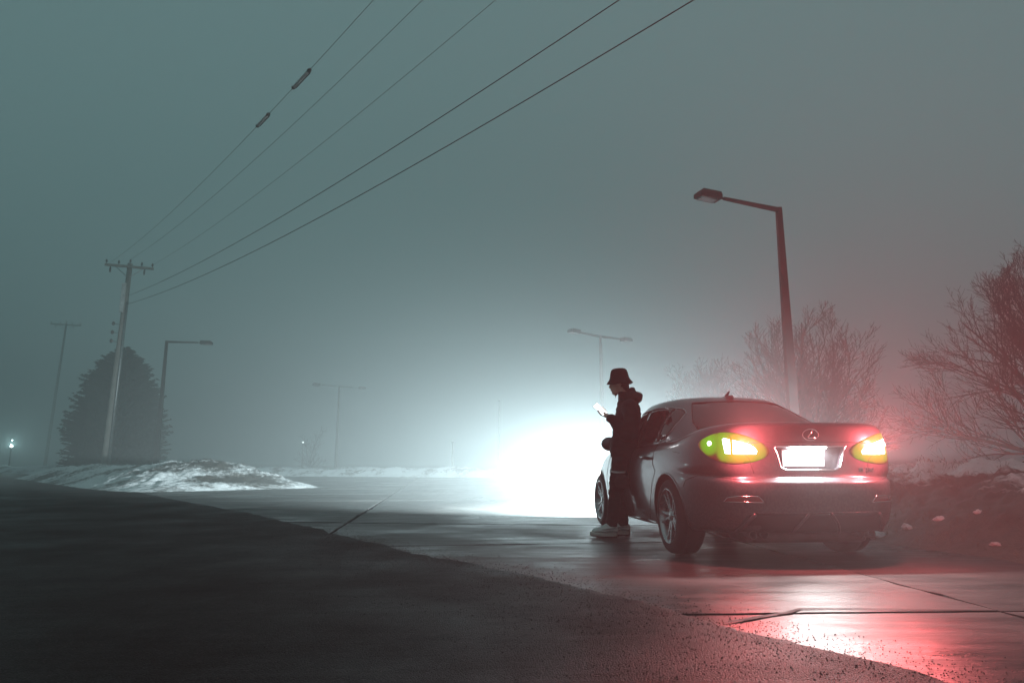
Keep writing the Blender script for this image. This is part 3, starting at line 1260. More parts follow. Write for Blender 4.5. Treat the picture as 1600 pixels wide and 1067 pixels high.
PLATE_Z = 0.845
RECESS = [(0.295, 0.925), (0.265, 0.93), (-0.265, 0.93), (-0.295, 0.925), (-0.245, 0.765), (-0.21, 0.745), (0.21, 0.745), (0.245, 0.765)]
tmp = link_mesh('tmp_body', body_me)
cutters = [cyl_cutter(0.0, 0.50, 1.1, 0.362), cyl_cutter(0.0, -1.1, -0.50, 0.362), cyl_cutter(2.73, 0.50, 1.1, 0.362), cyl_cutter(2.73, -1.1, -0.50, 0.362), prism_cutter(RECESS, -1.2, -0.862, M['paint'])]
for c_ in cutters:
    b_ = tmp.modifiers.new('b', 'BOOLEAN')
    b_.operation = 'DIFFERENCE'
    b_.solver = 'EXACT'
    b_.object = c_
    try:
        b_.material_mode = 'TRANSFER'
    except Exception:
        pass
cut_me = evaluated(tmp)
for c_ in cutters:
    bpy.data.objects.remove(c_)
cut_me.name = 'body'
body = bpy.data.objects.new('body', cut_me)
C.objects.link(body)
body.parent = CAR
for p in cut_me.polygons:
    p.use_smooth = True
try:
    cut_me.set_sharp_from_angle(angle=R(38))
except Exception:
    pass
roof = link_mesh('roof', gh_me, M['paint'], CAR, True)


def proj_pt(bvhs, a, b, Nv, off):
    U = Nv.cross(Vector((0, 0, 1))).normalized()
    o = U * a + Vector((0, 0, b)) + Nv * 6.0
    if abs(Nv.y) < 0.9 and abs(Nv.x) < 0.98:
        pass
    best = None
    for bv in bvhs:
        hit = bv.ray_cast(o, -Nv)
        if hit[0] is not None and (best is None or hit[3] < best[3]):
            best = hit
    if best is None:
        return None
    n = best[1]
    if n.dot(Nv) < 0:
        n = -n
    return best[0] + n * off


def smooth_poly(poly, n=6):
    P = [Vector((*p, 0)) for p in poly]
    out = []
    m = len(P)
    for i in range(m):
        p0, p1, p2, p3 = P[i - 1], P[i], P[(i + 1) % m], P[(i + 2) % m]
        for k in range(n):
            t = k / n
            q = 0.5 * ((2 * p1) + (p2 - p0) * t + (2 * p0 - 5 * p1 + 4 * p2 - p3) * t * t + (3 * p1 - p0 - 3 * p2 + p3) * t ** 3)
            out.append((q.x, q.y))
    return out


def dense(poly, step):
    out = []
    for i in range(len(poly)):
        a, b = Vector(poly[i]), Vector(poly[(i + 1) % len(poly)])
        n = max(1, int((b - a).length / step))
        for k in range(n):
            q = a.lerp(b, k / n)
            out.append((q.x, q.y))
    return out


def patch(name, poly, Nv, bvhs, off, m, parent=CAR, grid=0.035, thick=0.008, mirror=False):
    """a panel following the car's surface: outline given in the plane facing Nv; closed, with thickness"""
    Nv = Vector(Nv).normalized()
    pl = dense(poly, grid)
    pts = [Vector(p) for p in pl]
    xs_ = [p[0] for p in pl]
    zs_ = [p[1] for p in pl]
    x = min(xs_) + grid * 0.5
    while x < max(xs_):
        z = min(zs_) + grid * 0.5
        while z < max(zs_):
            if pip(x, z, pl) and min((Vector((x, z)) - q).length for q in pts[:len(pl)]) > grid * 0.45:
                pts.append(Vector((x, z)))
            z += grid
        x += grid
    edges = [(i, (i + 1) % len(pl)) for i in range(len(pl))]
    vv, ee, ff, *_ = delaunay_2d_cdt(pts, edges, [], 0, 1e-6)
    fs = []
    for t in ff:
        cx = sum(vv[i].x for i in t) / len(t)
        cz = sum(vv[i].y for i in t) / len(t)
        if pip(cx, cz, pl):
            fs.append(tuple(t))
    co = []
    inn = []
    for q in vv:
        p = proj_pt(bvhs, q.x, q.y, Nv, off)
        if p is None:
            p = proj_pt(bvhs, q.x * 0.97, q.y * 0.99, Nv, off)
        if p is None:
            p = Nv.cross(Vector((0, 0, 1))) * q.x + Vector((0, 0, q.y))
        co.append(p)
        inn.append(p - Nv * thick)
    n = len(co)
    cnt = {}
    for t in fs:
        for i in range(len(t)):
            e = (t[i], t[(i + 1) % len(t)])
            cnt[e] = cnt.get(e, 0) + 1
    faces = list(fs)
    for (a, b) in cnt:
        if (b, a) not in cnt:
            faces.append((b, a, a + n, b + n))
    verts = [tuple(p) for p in co + inn]
    if mirror:
        verts = [(x, -y, z) for x, y, z in verts]
        faces = [t[::-1] for t in faces]
    me = bpy.data.meshes.new(name)
    me.from_pydata(verts, [], faces)
    bm = bmesh.new()
    bm.from_mesh(me)
    bm.to_mesh(me)
    bm.free()
    # face outward
    o = link_mesh(name, me, m, parent)
    for p in me.polygons[:len(fs)]:
        p.use_smooth = True
    nrm = Vector((0, 0, 0))
    for p in me.polygons[:len(fs)]:
        nrm += p.normal * p.area
    ref = Vector((Nv.x, -Nv.y, Nv.z)) if mirror else Nv
    if nrm.dot(ref) < 0:
        me.flip_normals()
    return o


def ribbon(name, line, Nv, bvhs, width, off, m, parent=CAR, mirror=False, closed=False, step=0.02, proud=0.0):
    """a narrow strip along a line on the car's surface (a panel gap or a trim bead)"""
    Nv = Vector(Nv).normalized()
    L = [Vector(p) for p in line]
    pts = []
    m_ = len(L)
    for i in range(m_ if closed else m_ - 1):
        a, b = L[i], L[(i + 1) % m_]
        n = max(1, int((b - a).length / step))
        for k in range(n):
            pts.append(a.lerp(b, k / n))
    if not closed:
        pts.append(L[-1])
    co = []
    for p in pts:
        q = proj_pt(bvhs, p.x, p.y, Nv, off)
        if q is not None:
            co.append(q)
    if closed:
        co.append(co[0])
    if mirror:
        co = [Vector((p.x, -p.y, p.z)) for p in co]
    v, f = [], []
    tube_geo(v, f, co, [width / 2] * len(co), 6)
    return pydata(name, v, f, m, parent, True)


LEFT = (0, 1, 0)
REAR = (-1, 0, 0)
both = [bvh_body, bvh_gh]
# side glass: quarter, rear door, front door; chrome bead round the whole opening
DLO = [(0.262, 1.20), (0.285, 1.10), (0.36, 1.03), (0.50, 0.998), (2.12, 0.975), (2.30, 0.985), (2.02, 1.145), (1.80, 1.26), (1.62, 1.325), (1.35, 1.355), (0.9, 1.362), (0.62, 1.350), (0.42, 1.322), (0.31, 1.275)]
glass_q = [(0.278, 1.20), (0.30, 1.11), (0.37, 1.042), (0.48, 1.012), (0.53, 1.008), (0.53, 1.330), (0.43, 1.310), (0.325, 1.268)]
glass_r = [(0.555, 1.006), (1.17, 0.995), (1.12, 1.352), (0.9, 1.352), (0.62, 1.340), (0.555, 1.334)]
glass_f = [(1.25, 0.993), (2.10, 0.985), (2.25, 0.993), (2.0, 1.135), (1.79, 1.248), (1.61, 1.313), (1.35, 1.344), (1.20, 1.350)]
for mi in (False, True):
    patch('window_surround', DLO, LEFT, [bvh_gh], 0.002, M['black_plastic'], mirror=mi)
    for g_ in (glass_q, glass_r, glass_f):
        patch('side_window', g_, LEFT, [bvh_gh], 0.0045, M['glass'], mirror=mi)
    ribbon('window_trim', DLO, LEFT, [bvh_gh], 0.008, 0.004, M['chrome'], mirror=mi, closed=True)
    # doors: gaps and handles
    ribbon('door_gap', [(0.42, 0.985), (0.40, 0.80), (0.30, 0.72), (0.40, 0.60), (0.52, 0.40), (0.60, 0.26)], LEFT, [bvh_body], 0.006, 0.0, M['seam'], mirror=mi)
    ribbon('door_gap', [(1.22, 0.96), (1.21, 0.6), (1.17, 0.28)], LEFT, [bvh_body], 0.006, 0.0, M['seam'], mirror=mi)
    ribbon('door_gap', [(2.22, 0.93), (2.28, 0.6), (2.22, 0.27)], LEFT, [bvh_body], 0.006, 0.0, M['seam'], mirror=mi)
    ribbon('sill_trim', [(0.45, 0.235), (2.25, 0.235)], LEFT, [bvh_body], 0.016, 0.004, M['chrome'], mirror=mi)
    for hx in (0.52, 1.32):
        sg = -1 if mi else 1
        hp = [proj_pt([bvh_body], hx + q, 0.845, Vector(LEFT), e) for q, e in ((0, 0.004), (0.03, 0.040), (0.16, 0.042), (0.20, 0.006))]
        v, f = [], []
        round_tube(v, f, [Vector((p.x, p.y * sg, p.z)) for p in hp], [0.012, 0.015, 0.015, 0.012], 10, 4)
        pydata('door_handle', v, f, M['paint'], CAR, True)
    # wheel-arch lips
    for wx in (0.0, 2.73):
        arc = [(wx + 0.372 * math.cos(R(a)), 0.335 + 0.372 * math.sin(R(a))) for a in range(-14, 195, 6)]
        ribbon('arch_lip', arc, LEFT, [bvh_body], 0.020, -0.002, M['paint'], mirror=mi)

# rear window, boot lid gaps
RW = [(0.60, 1.10), (0.0, 1.095), (-0.60, 1.10), (-0.585, 1.17), (-0.50, 1.30), (-0.435, 1.385), (0.0, 1.405), (0.435, 1.385), (0.50, 1.30), (0.585, 1.17)]
patch('rear_window', RW, REAR, [bvh_gh], 0.004, M['glass'], grid=0.05)
ribbon('rear_window_seal', RW, REAR, [bvh_gh], 0.012, 0.002, M['black_plastic'], closed=True)
ribbon('boot_gap', [(0.64, 1.02), (0.60, 0.93), (0.50, 0.83), (0.47, 0.72)], REAR, [bvh_body], 0.006, 0.0, M['seam'])
ribbon('boot_gap', [(-0.64, 1.02), (-0.60, 0.93), (-0.50, 0.83), (-0.47, 0.72)], REAR, [bvh_body], 0.006, 0.0, M['seam'])
ribbon('boot_crease', [(0.56, 0.955), (0.3, 0.962), (-0.3, 0.962), (-0.56, 0.955)], REAR, [bvh_body], 0.006, 0.001, M['seam'])
for mi in (False, True):
    ribbon('bumper_gap', [(-0.90, 0.672), (-0.75, 0.695), (-0.60, 0.70), (-0.42, 0.655), (-0.375, 0.60)], LEFT, [bvh_body], 0.006, 0.0, M['seam'], mirror=mi)

# fuel-flap line on the left flank
ribbon('crease', [(-0.30, 0.885), (-0.12, 0.90)], LEFT, [bvh_body], 0.004, 0.0, M['seam'])

# lower valance: dark diffuser with slanted ribs, reflectors, tail pipes
VAL = [(0.62, 0.275), (0.56, 0.40), (0.50, 0.42), (-0.50, 0.42), (-0.56, 0.40), (-0.62, 0.275), (-0.3, 0.268), (0.3, 0.268)]
val = patch('diffuser', VAL, REAR, [bvh_body], 0.006, worn_mat('diffuser_plastic', (0.020, 0.020, 0.022), 0.55, 0, 0.2, 5), grid=0.05, thick=0.03)
for sg in (1, -1):
    ribbon('diffuser_rib', [(0.60 * sg, 0.275), (0.545 * sg, 0.36), (0.50 * sg, 0.415)], REAR, [bvh_body], 0.030, 0.010, M['paint'])
    ribbon('diffuser_rib', [(0.20 * sg, 0.272), (0.14 * sg, 0.36), (0.09 * sg, 0.418)], REAR, [bvh_body], 0.022, 0.012, M['paint'])
ribbon('diffuser_edge', [(0.50, 0.422), (-0.50, 0.422)], REAR, [bvh_body], 0.012, 0.006, M['paint'])
for mi in (False, True):
    rl = patch('rear_reflector', [(0.44, 0.500), (0.48, 0.545), (0.62, 0.545), (0.68, 0.532), (0.70, 0.500)], REAR, [bvh_body], 0.004, mat('reflector_red', (0.28, 0.03, 0.03), 0.2, 0, 0.6), mirror=mi)
    ribbon('reflector_trim', [(0.44, 0.500), (0.48, 0.545), (0.62, 0.545), (0.68, 0.532), (0.70, 0.500)], REAR, [bvh_body], 0.006, 0.004, M['chrome'], mirror=mi, closed=True)
    sg = -1 if mi else 1
    for py in (0.40, 0.49):
        bm = bmesh.new()
        lathe(bm, [(0.026, -0.72), (0.033, -0.875), (0.029, -0.878), (0.026, -0.86), (0.022, -0.72)], 20, 'Z', Matrix(((0, 0, 1, 0), (1, 0, 0, py * sg), (0, 1, 0, 0.245), (0, 0, 0, 1))))
        obj('tail_pipe', bm, worn_mat('sooty_steel', (0.16, 0.15, 0.145), 0.4, 0.9), CAR, True)

# emblem on the boot lid: oval ring with a slanted letter inside
def rear_pt(y, z, off):
    return proj_pt([bvh_body], y, z, Vector(REAR), off)


EZ = 1.022
v, f = [], []
pts = [rear_pt(0.066 * math.cos(t), EZ + 0.044 * math.sin(t), 0.006) for t in [2 * math.pi * i / 40 for i in range(41)]]
tube_geo(v, f, pts, [0.0042] * 41, 6)
emb = pydata('emblem', v, f, M['chrome'], CAR, True)
v, f = [], []
# seen from behind the car's left side (+y) is on the left: mirror the letter accordingly
tube_geo(v, f, [rear_pt(-y_, EZ + z_, 0.006) for y_, z_ in ((0.018, 0.040), (-0.002, 0.008), (-0.020, -0.018), (-0.016, -0.024), (0.010, -0.024), (0.048, -0.024))], [0.004, 0.005, 0.006, 0.006, 0.005, 0.003], 6)
pydata('emblem_letter', v, f, M['chrome'], emb, True)

# badge lettering below the right tail lamp
tc = bpy.data.curves.new('badge', 'FONT')
tc.body = 'IS 250'
tc.size = 0.042
tc.extrude = 0.002
tc.align_x = 'CENTER'
to = bpy.data.objects.new('tmp_text', tc)
C.objects.link(to)
bme = evaluated(to)
bp = rear_pt(-0.46, 0.745, 0.003)
for v_ in bme.vertices:
    x_, y_, z_ = v_.co
    q = rear_pt(-0.47 - x_ * 1.25, 0.735 + y_, 0.003 + z_)
    v_.co = q if q is not None else bp
link_mesh('badge', bme, M['chrome'], CAR)

# number plate in its recess with two lamps above it
px = -0.866
bm = bmesh.new()
box(bm, px - 0.016, px - 0.006, -0.135, 0.215, 0.772, 0.905)
bevel_all(bm, 0.003)
plate = obj('number_plate', bm, mat('plate_white', (0.82, 0.82, 0.82), 0.35), CAR)
ribbon('plate_surround', RECESS, REAR, [bvh_body], 0.012, 0.001, M['chrome'], closed=True)
for py in (0.11, -0.11):
    bm = bmesh.new()
    box(bm, -0.905, -0.872, py - 0.035, py + 0.035, 0.912, 0.926)
    bevel_all(bm, 0.003)
    pl_ = obj('plate_lamp', bm, mat('plate_lamp_lit', (0.9, 0.9, 0.9), 0.4, emit=(1.0, 0.97, 0.95), estr=25), CAR)
    if py > 0:          # one light for the pair of lamps
        ld = bpy.data.lights.new('plate_light', 'AREA')
        ld.shape = 'RECTANGLE'
        ld.size = 0.03
        ld.size_y = 0.30
        ld.energy = PLATE_W * 2
        ld.color = (1.0, 0.95, 0.93)
        lo = bpy.data.objects.new('plate_light', ld)
        C.objects.link(lo)
        lo.parent = pl_
        lo.location = (-0.893, 0.0, 0.909)
        lo.rotation_euler = (0, R(38), 0)

# tail lamps
def lens_halo_mat():
    m = mat('tail_lamp_lens_halo', (0.012, 0.012, 0.004), 0.3, 0, 0.0, 0.1)
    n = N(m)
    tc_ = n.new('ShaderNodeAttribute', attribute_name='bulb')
    # the lamps' yellow-green bloom painted as lens emission, fading away from the bulbs
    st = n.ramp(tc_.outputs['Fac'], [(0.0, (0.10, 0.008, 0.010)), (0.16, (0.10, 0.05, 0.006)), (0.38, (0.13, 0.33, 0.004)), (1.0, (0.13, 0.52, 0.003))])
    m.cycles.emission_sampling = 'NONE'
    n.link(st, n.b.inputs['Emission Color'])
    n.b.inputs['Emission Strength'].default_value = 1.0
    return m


M['lens'] = lens_halo_mat()
M['bulb'] = mat('tail_bulb_lit', (0.9, 0.9, 0.9), 0.4, emit=(1.0, 0.96, 0.92), estr=6)
NL = Vector((-0.80, 0.60, 0)).normalized()
LENS = smooth_poly([(0.275, 0.955), (0.18, 1.012), (0.06, 1.040), (-0.07, 1.030), (-0.18, 0.990), (-0.275, 0.920), (-0.265, 0.855), (-0.17, 0.808), (-0.04, 0.790), (0.09, 0.812), (0.21, 0.880)], 4)  # lens outline drawn larger to carry the painted halo
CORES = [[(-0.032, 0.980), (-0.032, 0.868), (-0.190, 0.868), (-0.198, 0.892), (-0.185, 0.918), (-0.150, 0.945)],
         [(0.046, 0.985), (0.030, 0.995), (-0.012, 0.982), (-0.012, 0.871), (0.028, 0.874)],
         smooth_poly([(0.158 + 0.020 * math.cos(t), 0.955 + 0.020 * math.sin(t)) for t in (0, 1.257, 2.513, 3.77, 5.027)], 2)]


def seg_dist(p, poly):
    if pip(p[0], p[1], poly):
        return 0.0
    q = Vector(p)
    best = 9
    for i in range(len(poly)):
        a, b = Vector(poly[i]), Vector(poly[(i + 1) % len(poly)])
        t = max(0, min(1, (q - a).dot(b - a) / max(1e-9, (b - a).length_squared)))
        best = min(best, (a.lerp(b, t) - q).length)
    return best


for mi in (False, True):
    sg = -1 if mi else 1
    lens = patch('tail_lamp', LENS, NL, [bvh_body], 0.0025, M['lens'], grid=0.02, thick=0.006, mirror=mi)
    at = lens.data.attributes.new('bulb', 'FLOAT', 'POINT')  # per-vertex strength of the painted halo round the bulbs
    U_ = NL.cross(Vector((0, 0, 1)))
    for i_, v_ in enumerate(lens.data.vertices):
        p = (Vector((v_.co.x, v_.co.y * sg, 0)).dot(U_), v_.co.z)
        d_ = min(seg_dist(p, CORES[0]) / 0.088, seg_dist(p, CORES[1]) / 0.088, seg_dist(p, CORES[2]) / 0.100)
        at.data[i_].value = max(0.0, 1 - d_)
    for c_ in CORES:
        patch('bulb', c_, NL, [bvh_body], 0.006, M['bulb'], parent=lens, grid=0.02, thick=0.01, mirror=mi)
    q = proj_pt([bvh_body], -0.13, 0.92, NL, 0.035)
    ld = bpy.data.lights.new('tail_light', 'SPOT')
    ld.energy = TAIL_W
    ld.color = (1.0, 0.15, 0.155)
    ld.shadow_soft_size = 0.03
    ld.spot_size = R(124)
    ld.spot_blend = 1.0
    lo = bpy.data.objects.new('tail_light', ld)
    C.objects.link(lo)
    lo.parent = lens
    lo.location = (q.x, q.y * sg, q.z)
    lo.rotation_euler = Vector((-0.88, 0.06 if sg > 0 else 0.16, 0.46)).to_track_quat('-Z', 'Y').to_euler()   # the lamp throws its light backwards
    ld = bpy.data.lights.new('tail_side_light', 'POINT')
    ld.energy = TAIL_NEAR_W
    ld.color = (1.0, 0.13, 0.135)
    ld.shadow_soft_size = 0.04
    l2 = bpy.data.objects.new('tail_side_light', ld)
    C.objects.link(l2)
    l2.parent = lens
    q = proj_pt([bvh_body], -0.10, 0.93, NL, 0.09)
    l2.location = (q.x, q.y * sg, q.z)

# headlamps (they face away from the camera) with their beams
FRONT = (1, 0, 0)
HL = [(-0.84, 0.665), (-0.60, 0.66), (-0.44, 0.635), (-0.42, 0.59), (-0.60, 0.575), (-0.80, 0.59)]
M['head'] = mat('headlamp_lit', (0.9, 0.9, 0.9), 0.2, emit=(0.9, 0.98, 1.0), estr=12)
for mi in (False, True):
    sg = -1 if mi else 1
    hl = patch('headlamp', HL, FRONT, [bvh_body], 0.005, M['head'], mirror=mi)
    q = proj_pt([bvh_body], -0.64, 0.62, Vector(FRONT), 0.06)
    for nm, w, ang, bl, tilt in (('beam_light', HEAD_W, 112, 1.0, -4.0),):
        ld = bpy.data.lights.new(nm, 'SPOT' if ang else 'POINT')
        ld.energy = w
        ld.color = (0.80, 0.96, 1.0)
        ld.shadow_soft_size = 0.05
        if ang:
            ld.spot_size = R(ang)
            ld.spot_blend = bl
        lo = bpy.data.objects.new(nm, ld)
        C.objects.link(lo)
        lo.parent = hl
        lo.location = (q.x + 0.02, q.y * sg, q.z)
        lo.rotation_euler = (0, R(-90 - tilt), 0)    # spot looks along local +x
        if ang:
            lo.scale = (0.66, 1.45, 1.0)             # a dipped beam spreads wider than it is high
grille = patch('grille', [(-0.34, 0.60), (0.34, 0.60), (0.26, 0.40), (-0.26, 0.40)], FRONT, [bvh_body], 0.004, M['black_plastic'])
patch('windscreen', [(-0.56, 1.02), (0.56, 1.02), (0.50, 1.20), (0.43, 1.36), (-0.43, 1.36), (-0.50, 1.20)], FRONT, [bvh_gh], 0.004, M['glass'], grid=0.05)

# aerial fin, mirrors
v, f = [], []
tube_geo(v, f, [Vector((0.72, 0, 1.462)), Vector((0.64, 0, 1.482)), Vector((0.575, 0, 1.514)), Vector((0.555, 0, 1.519))], [0.006, 0.018, 0.009, 0.005], 8)
tube_geo(v, f, [Vector((0.74, 0, 1.470)), Vector((0.52, 0, 1.452))], [0.014, 0.026], 8)
pydata('aerial_fin', v, f, M['paint'], CAR, True)
for sg in (1, -1):
    v, f = [], []
    ellipsoid(v, f, (2.02, 0.915 * sg, 1.02), (0.07, 0.10, 0.085), 16, 10)
    mo = pydata('door_mirror', v, f, M['paint'], CAR, True)
    v, f = [], []
    tube_geo(v, f, [Vector((2.05, 0.78 * sg, 0.965)), Vector((2.03, 0.88 * sg, 0.99))], [0.03, 0.03], 8)
    pydata('mirror_stalk', v, f, M['black_plastic'], mo, True)


# wheels
def make_wheel():
    bm = bmesh.new()
    lathe(bm, [(0.001, 0.098), (0.030, 0.098), (0.036, 0.092), (0.050, 0.085), (0.066, 0.070), (0.066, 0.03), (0.001, 0.03)], 24, 'Y')
    w = obj('wheel', bm, M['alloy'], CAR, True)
    bm = bmesh.new()
    lathe(bm, [(0.232, 0.118), (0.250, 0.127), (0.285, 0.128), (0.306, 0.118), (0.322, 0.098), (0.327, 0.06), (0.328, 0.045), (0.320, 0.044), (0.320, 0.036), (0.328, 0.035), (0.329, 0.0), (0.328, -0.06), (0.322, -0.098), (0.285, -0.128), (0.232, -0.118)], 56, 'Y')
    obj('tyre', bm, M['rubber'], w, True)
    bm = bmesh.new()
    lathe(bm, [(0.236, 0.112), (0.243, 0.121), (0.236, 0.126), (0.229, 0.118), (0.220, 0.095), (0.212, 0.02), (0.212, -0.11), (0.236, -0.118)], 56, 'Y')
    obj('rim', bm, M['alloy'], w, True)
    bm = bmesh.new()
    rows = lathe(bm, [(0.05, 0.0), (0.165, 0.0), (0.165, -0.025), (0.05, -0.025)], 40, 'Y')
    obj('brake_disc', bm, worn_mat('brake_steel', (0.10, 0.10, 0.10), 0.4, 0.9, 0.3, 20), w, True)
    bm = bmesh.new()
    rows = lathe(bm, [(0.001, -0.03), (0.21, -0.03)], 40, 'Y')
    obj('back_plate', bm, M['well'], w)
    # five pairs of spokes
    first = None
    for k in range(5):
        for sgn in (-1, 1):
            a = R(72 * k + 90)
            mt = Matrix.Rotation(-a, 4, 'Y')
            if first is None or sgn == -1 and k == 0 or (sgn == 1 and k == 0):
                bm = bmesh.new()
                rows = []
                for r_, off, wd, y0, y1 in ((0.045, 0.016, 0.016, 0.045, 0.086), (0.12, 0.024, 0.0125, 0.06, 0.094), (0.20, 0.040, 0.0115, 0.075, 0.104), (0.234, 0.050, 0.015, 0.085, 0.112)):
                    rows.append([bm.verts.new((r_, y_, off * sgn + q)) for y_, q in ((y0, -wd), (y0, wd), (y1 - 0.004, wd), (y1, wd * 0.45), (y1, -wd * 0.45), (y1 - 0.004, -wd))])
                for ra, rb in zip(rows, rows[1:]):
                    for i in range(6):
                        bm.faces.new((ra[i], ra[(i + 1) % 6], rb[(i + 1) % 6], rb[i]))
                bm.faces.new(rows[0][::-1])
                bm.faces.new(rows[-1])
                bmesh.ops.recalc_face_normals(bm, faces=bm.faces)
                s_ = obj('spoke', bm, M['alloy'], w)
                if first is None:
                    first = {}
                first[sgn] = s_
            else:
                s_ = first[sgn].copy()
                C.objects.link(s_)
                s_.parent = w
            s_.matrix_local = mt
    for k in range(5):
        a = R(72 * k + 54)
        bm = bmesh.new()
        lathe(bm, [(0.001, 0.094), (0.007, 0.093), (0.009, 0.082)], 10, 'Y', Matrix.Translation((0.055 * math.cos(a), 0, 0.055 * math.sin(a))))
        obj('lug_nut', bm, M['chrome'], w, True)
    return w


w0 = make_wheel()
w0.location = (0.0, 0.765, 0.329)
w0.rotation_euler = (0, R(24), 0)
for (x_, y_, rz, ry) in ((2.73, 0.765, 0, 51), (0.0, -0.765, 180, 10), (2.73, -0.765, 180, 35)):
    w_ = copy_tree(w0, CAR)
    w_.location = (x_, y_, 0.329)
    w_.rotation_euler = (0, R(ry), R(rz))
# underbody: silencer and rear subframe, just seen below the bumper
bm = bmesh.new()
box(bm, -0.78, -0.42, -0.52, 0.52, 0.17, 0.30)
bevel_all(bm, 0.04, 3)
obj('silencer', bm, worn_mat('dull_steel', (0.12, 0.115, 0.11), 0.5, 0.6), CAR, True)
bm = bmesh.new()
box(bm, -0.10, 0.10, -0.62, 0.62, 0.20, 0.30)
obj('rear_axle', bm, M['black_plastic'], CAR)

# ------------------------------------------------------------------ the person leaning on the car
M['skin'] = worn_mat('skin', (0.50, 0.34, 0.27), 0.5, 0, 0.1, 30)
M['jacket'] = cloth_mat('black_jacket_cloth', (0.012, 0.012, 0.013))
M['trouser'] = cloth_mat('black_trouser_cloth', (0.010, 0.010, 0.011), 320)
M['hat'] = cloth_mat('black_hat_cloth', (0.010, 0.0095, 0.0095), 380)
M['hair'] = mat('dark_hair', (0.025, 0.014, 0.010), 0.5)
M['shoe'] = worn_mat('white_shoe_leather', (0.86, 0.85, 0.83), 0.55, 0, 0.15, 14)
M['sole'] = worn_mat('pale_shoe_sole', (0.74, 0.71, 0.66), 0.65, 0, 0.2, 10)
V3 = Vector

# local frame: x forward (the way the person faces), y to the left, z up
HEAD = V3((-0.085, 0.0, 1.715))
pv, pf = [], []
ellipsoid(pv, pf, HEAD + V3((-0.012, 0, 0.03)), (0.100, 0.078, 0.105), 20, 14)               # skull
ellipsoid(pv, pf, HEAD + V3((0.030, 0, -0.045)), (0.062, 0.062, 0.082), 18, 12)               # face
ellipsoid(pv, pf, HEAD + V3((0.052, 0, -0.108)), (0.030, 0.032, 0.026), 14, 10)               # chin
round_tube(pv, pf, [HEAD + V3((0.086, 0, -0.010)), HEAD + V3((0.102, 0, -0.040)), HEAD + V3((0.098, 0, -0.052))], [0.010, 0.013, 0.010], 10, 3)   # nose
round_tube(pv, pf, [HEAD + V3((0.080, -0.020, -0.083)), HEAD + V3((0.089, 0, -0.080)), HEAD + V3((0.080, 0.020, -0.083))], [0.006, 0.009, 0.006], 8, 3)   # lips
for sg in (1, -1):
    ellipsoid(pv, pf, HEAD + V3((-0.010, 0.076 * sg, -0.020)), (0.022, 0.010, 0.034), 12, 8)  # ear
    ellipsoid(pv, pf, HEAD + V3((0.066, 0.030 * sg, 0.002)), (0.018, 0.020, 0.012), 10, 8)    # brow
round_tube(pv, pf, [V3((-0.165, 0, 1.46)), V3((-0.145, 0, 1.55)), V3((-0.105, 0, 1.66))], [0.062, 0.055, 0.056], 14, 4)
for z0, c_, rf, rs in ():
    pass
round_tube(pv, pf, [V3((-0.11, 0, 0.90)), V3((-0.13, 0, 1.02)), V3((-0.165, 0, 1.22)), V3((-0.18, 0, 1.40)), V3((-0.17, 0, 1.46))], [0.13, 0.12, 0.13, 0.125, 0.09], 16, 4)
# arms: left forearm raised with the phone; right hand in the pocket
round_tube(pv, pf, [V3((-0.18, 0.12, 1.43)), V3((-0.19, 0.19, 1.42)), V3((-0.205, 0.25, 1.25)), V3((-0.18, 0.265, 1.11)), V3((-0.06, 0.215, 1.22)), V3((0.035, 0.165, 1.322))], [0.06, 0.058, 0.047, 0.043, 0.038, 0.027], 12, 4)
round_tube(pv, pf, [V3((-0.18, -0.12, 1.43)), V3((-0.19, -0.19, 1.42)), V3((-0.22, -0.26, 1.22)), V3((-0.20, -0.27, 1.10)), V3((-0.09, -0.22, 0.95)), V3((-0.04, -0.18, 0.89))], [0.06, 0.058, 0.047, 0.043, 0.034, 0.030], 12, 4)
# legs
LEGL = [V3((-0.115, 0.09, 0.92)), V3((-0.065, 0.105, 0.70)), V3((-0.010, 0.105, 0.50)), V3((0.005, 0.10, 0.30)), V3((0.040, 0.10, 0.10))]
LEGR = [V3((-0.115, -0.09, 0.92)), V3((-0.095, -0.10, 0.70)), V3((-0.060, -0.10, 0.50)), V3((-0.075, -0.10, 0.30)), V3((-0.100, -0.10, 0.10))]
for L_ in (LEGL, LEGR):
    round_tube(pv, pf, L_, [0.085, 0.075, 0.055, 0.050, 0.038], 12, 4)
# left hand under the phone: palm, four fingers wrapping its far edge, thumb on the near edge
PH_C = V3((0.135, 0.125, 1.405))                       # phone centre
PX = V3((0.72, -0.10, 0.69)).normalized()              # long axis (towards its top)
PN0 = V3((-0.40, 0.78, 0.46))                          # screen normal: up, towards the face and a little to the left
PN = (PN0 - PX * PN0.dot(PX)).normalized()
PY = PN.cross(PX).normalized()                         # across the phone
hand0 = V3((0.035, 0.165, 1.322))
palm = PH_C - PX * 0.035 - PN * 0.026
round_tube(pv, pf, [hand0, (hand0 + palm) / 2 - PN * 0.004, palm, palm + PX * 0.035], [0.026, 0.028, 0.026, 0.022], 12, 3)
for k in range(4):
    base = palm + PX * (0.042 - 0.021 * k) - PY * -0.018 * 0
    ln = (0.9, 1.0, 0.96, 0.78)[k]
    for_side = -PY
    b0 = palm + PX * (0.040 - 0.020 * k) + for_side * 0.012
    b1 = b0 + for_side * 0.030 * ln + PN * 0.002
    b2 = PH_C - PX * 0.035 + PX * (0.040 - 0.020 * k) + for_side * 0.046 * 1.0 + PN * 0.000
    b3 = b2 - for_side * 0.006 + PN * 0.016 * ln
    round_tube(pv, pf, [b0, b1, b2, b3], [0.0095, 0.0085, 0.008, 0.007], 8, 3)
t0 = palm + PY * 0.016 - PX * 0.015
t1 = PH_C - PX * 0.045 + PY * 0.045 - PN * 0.006
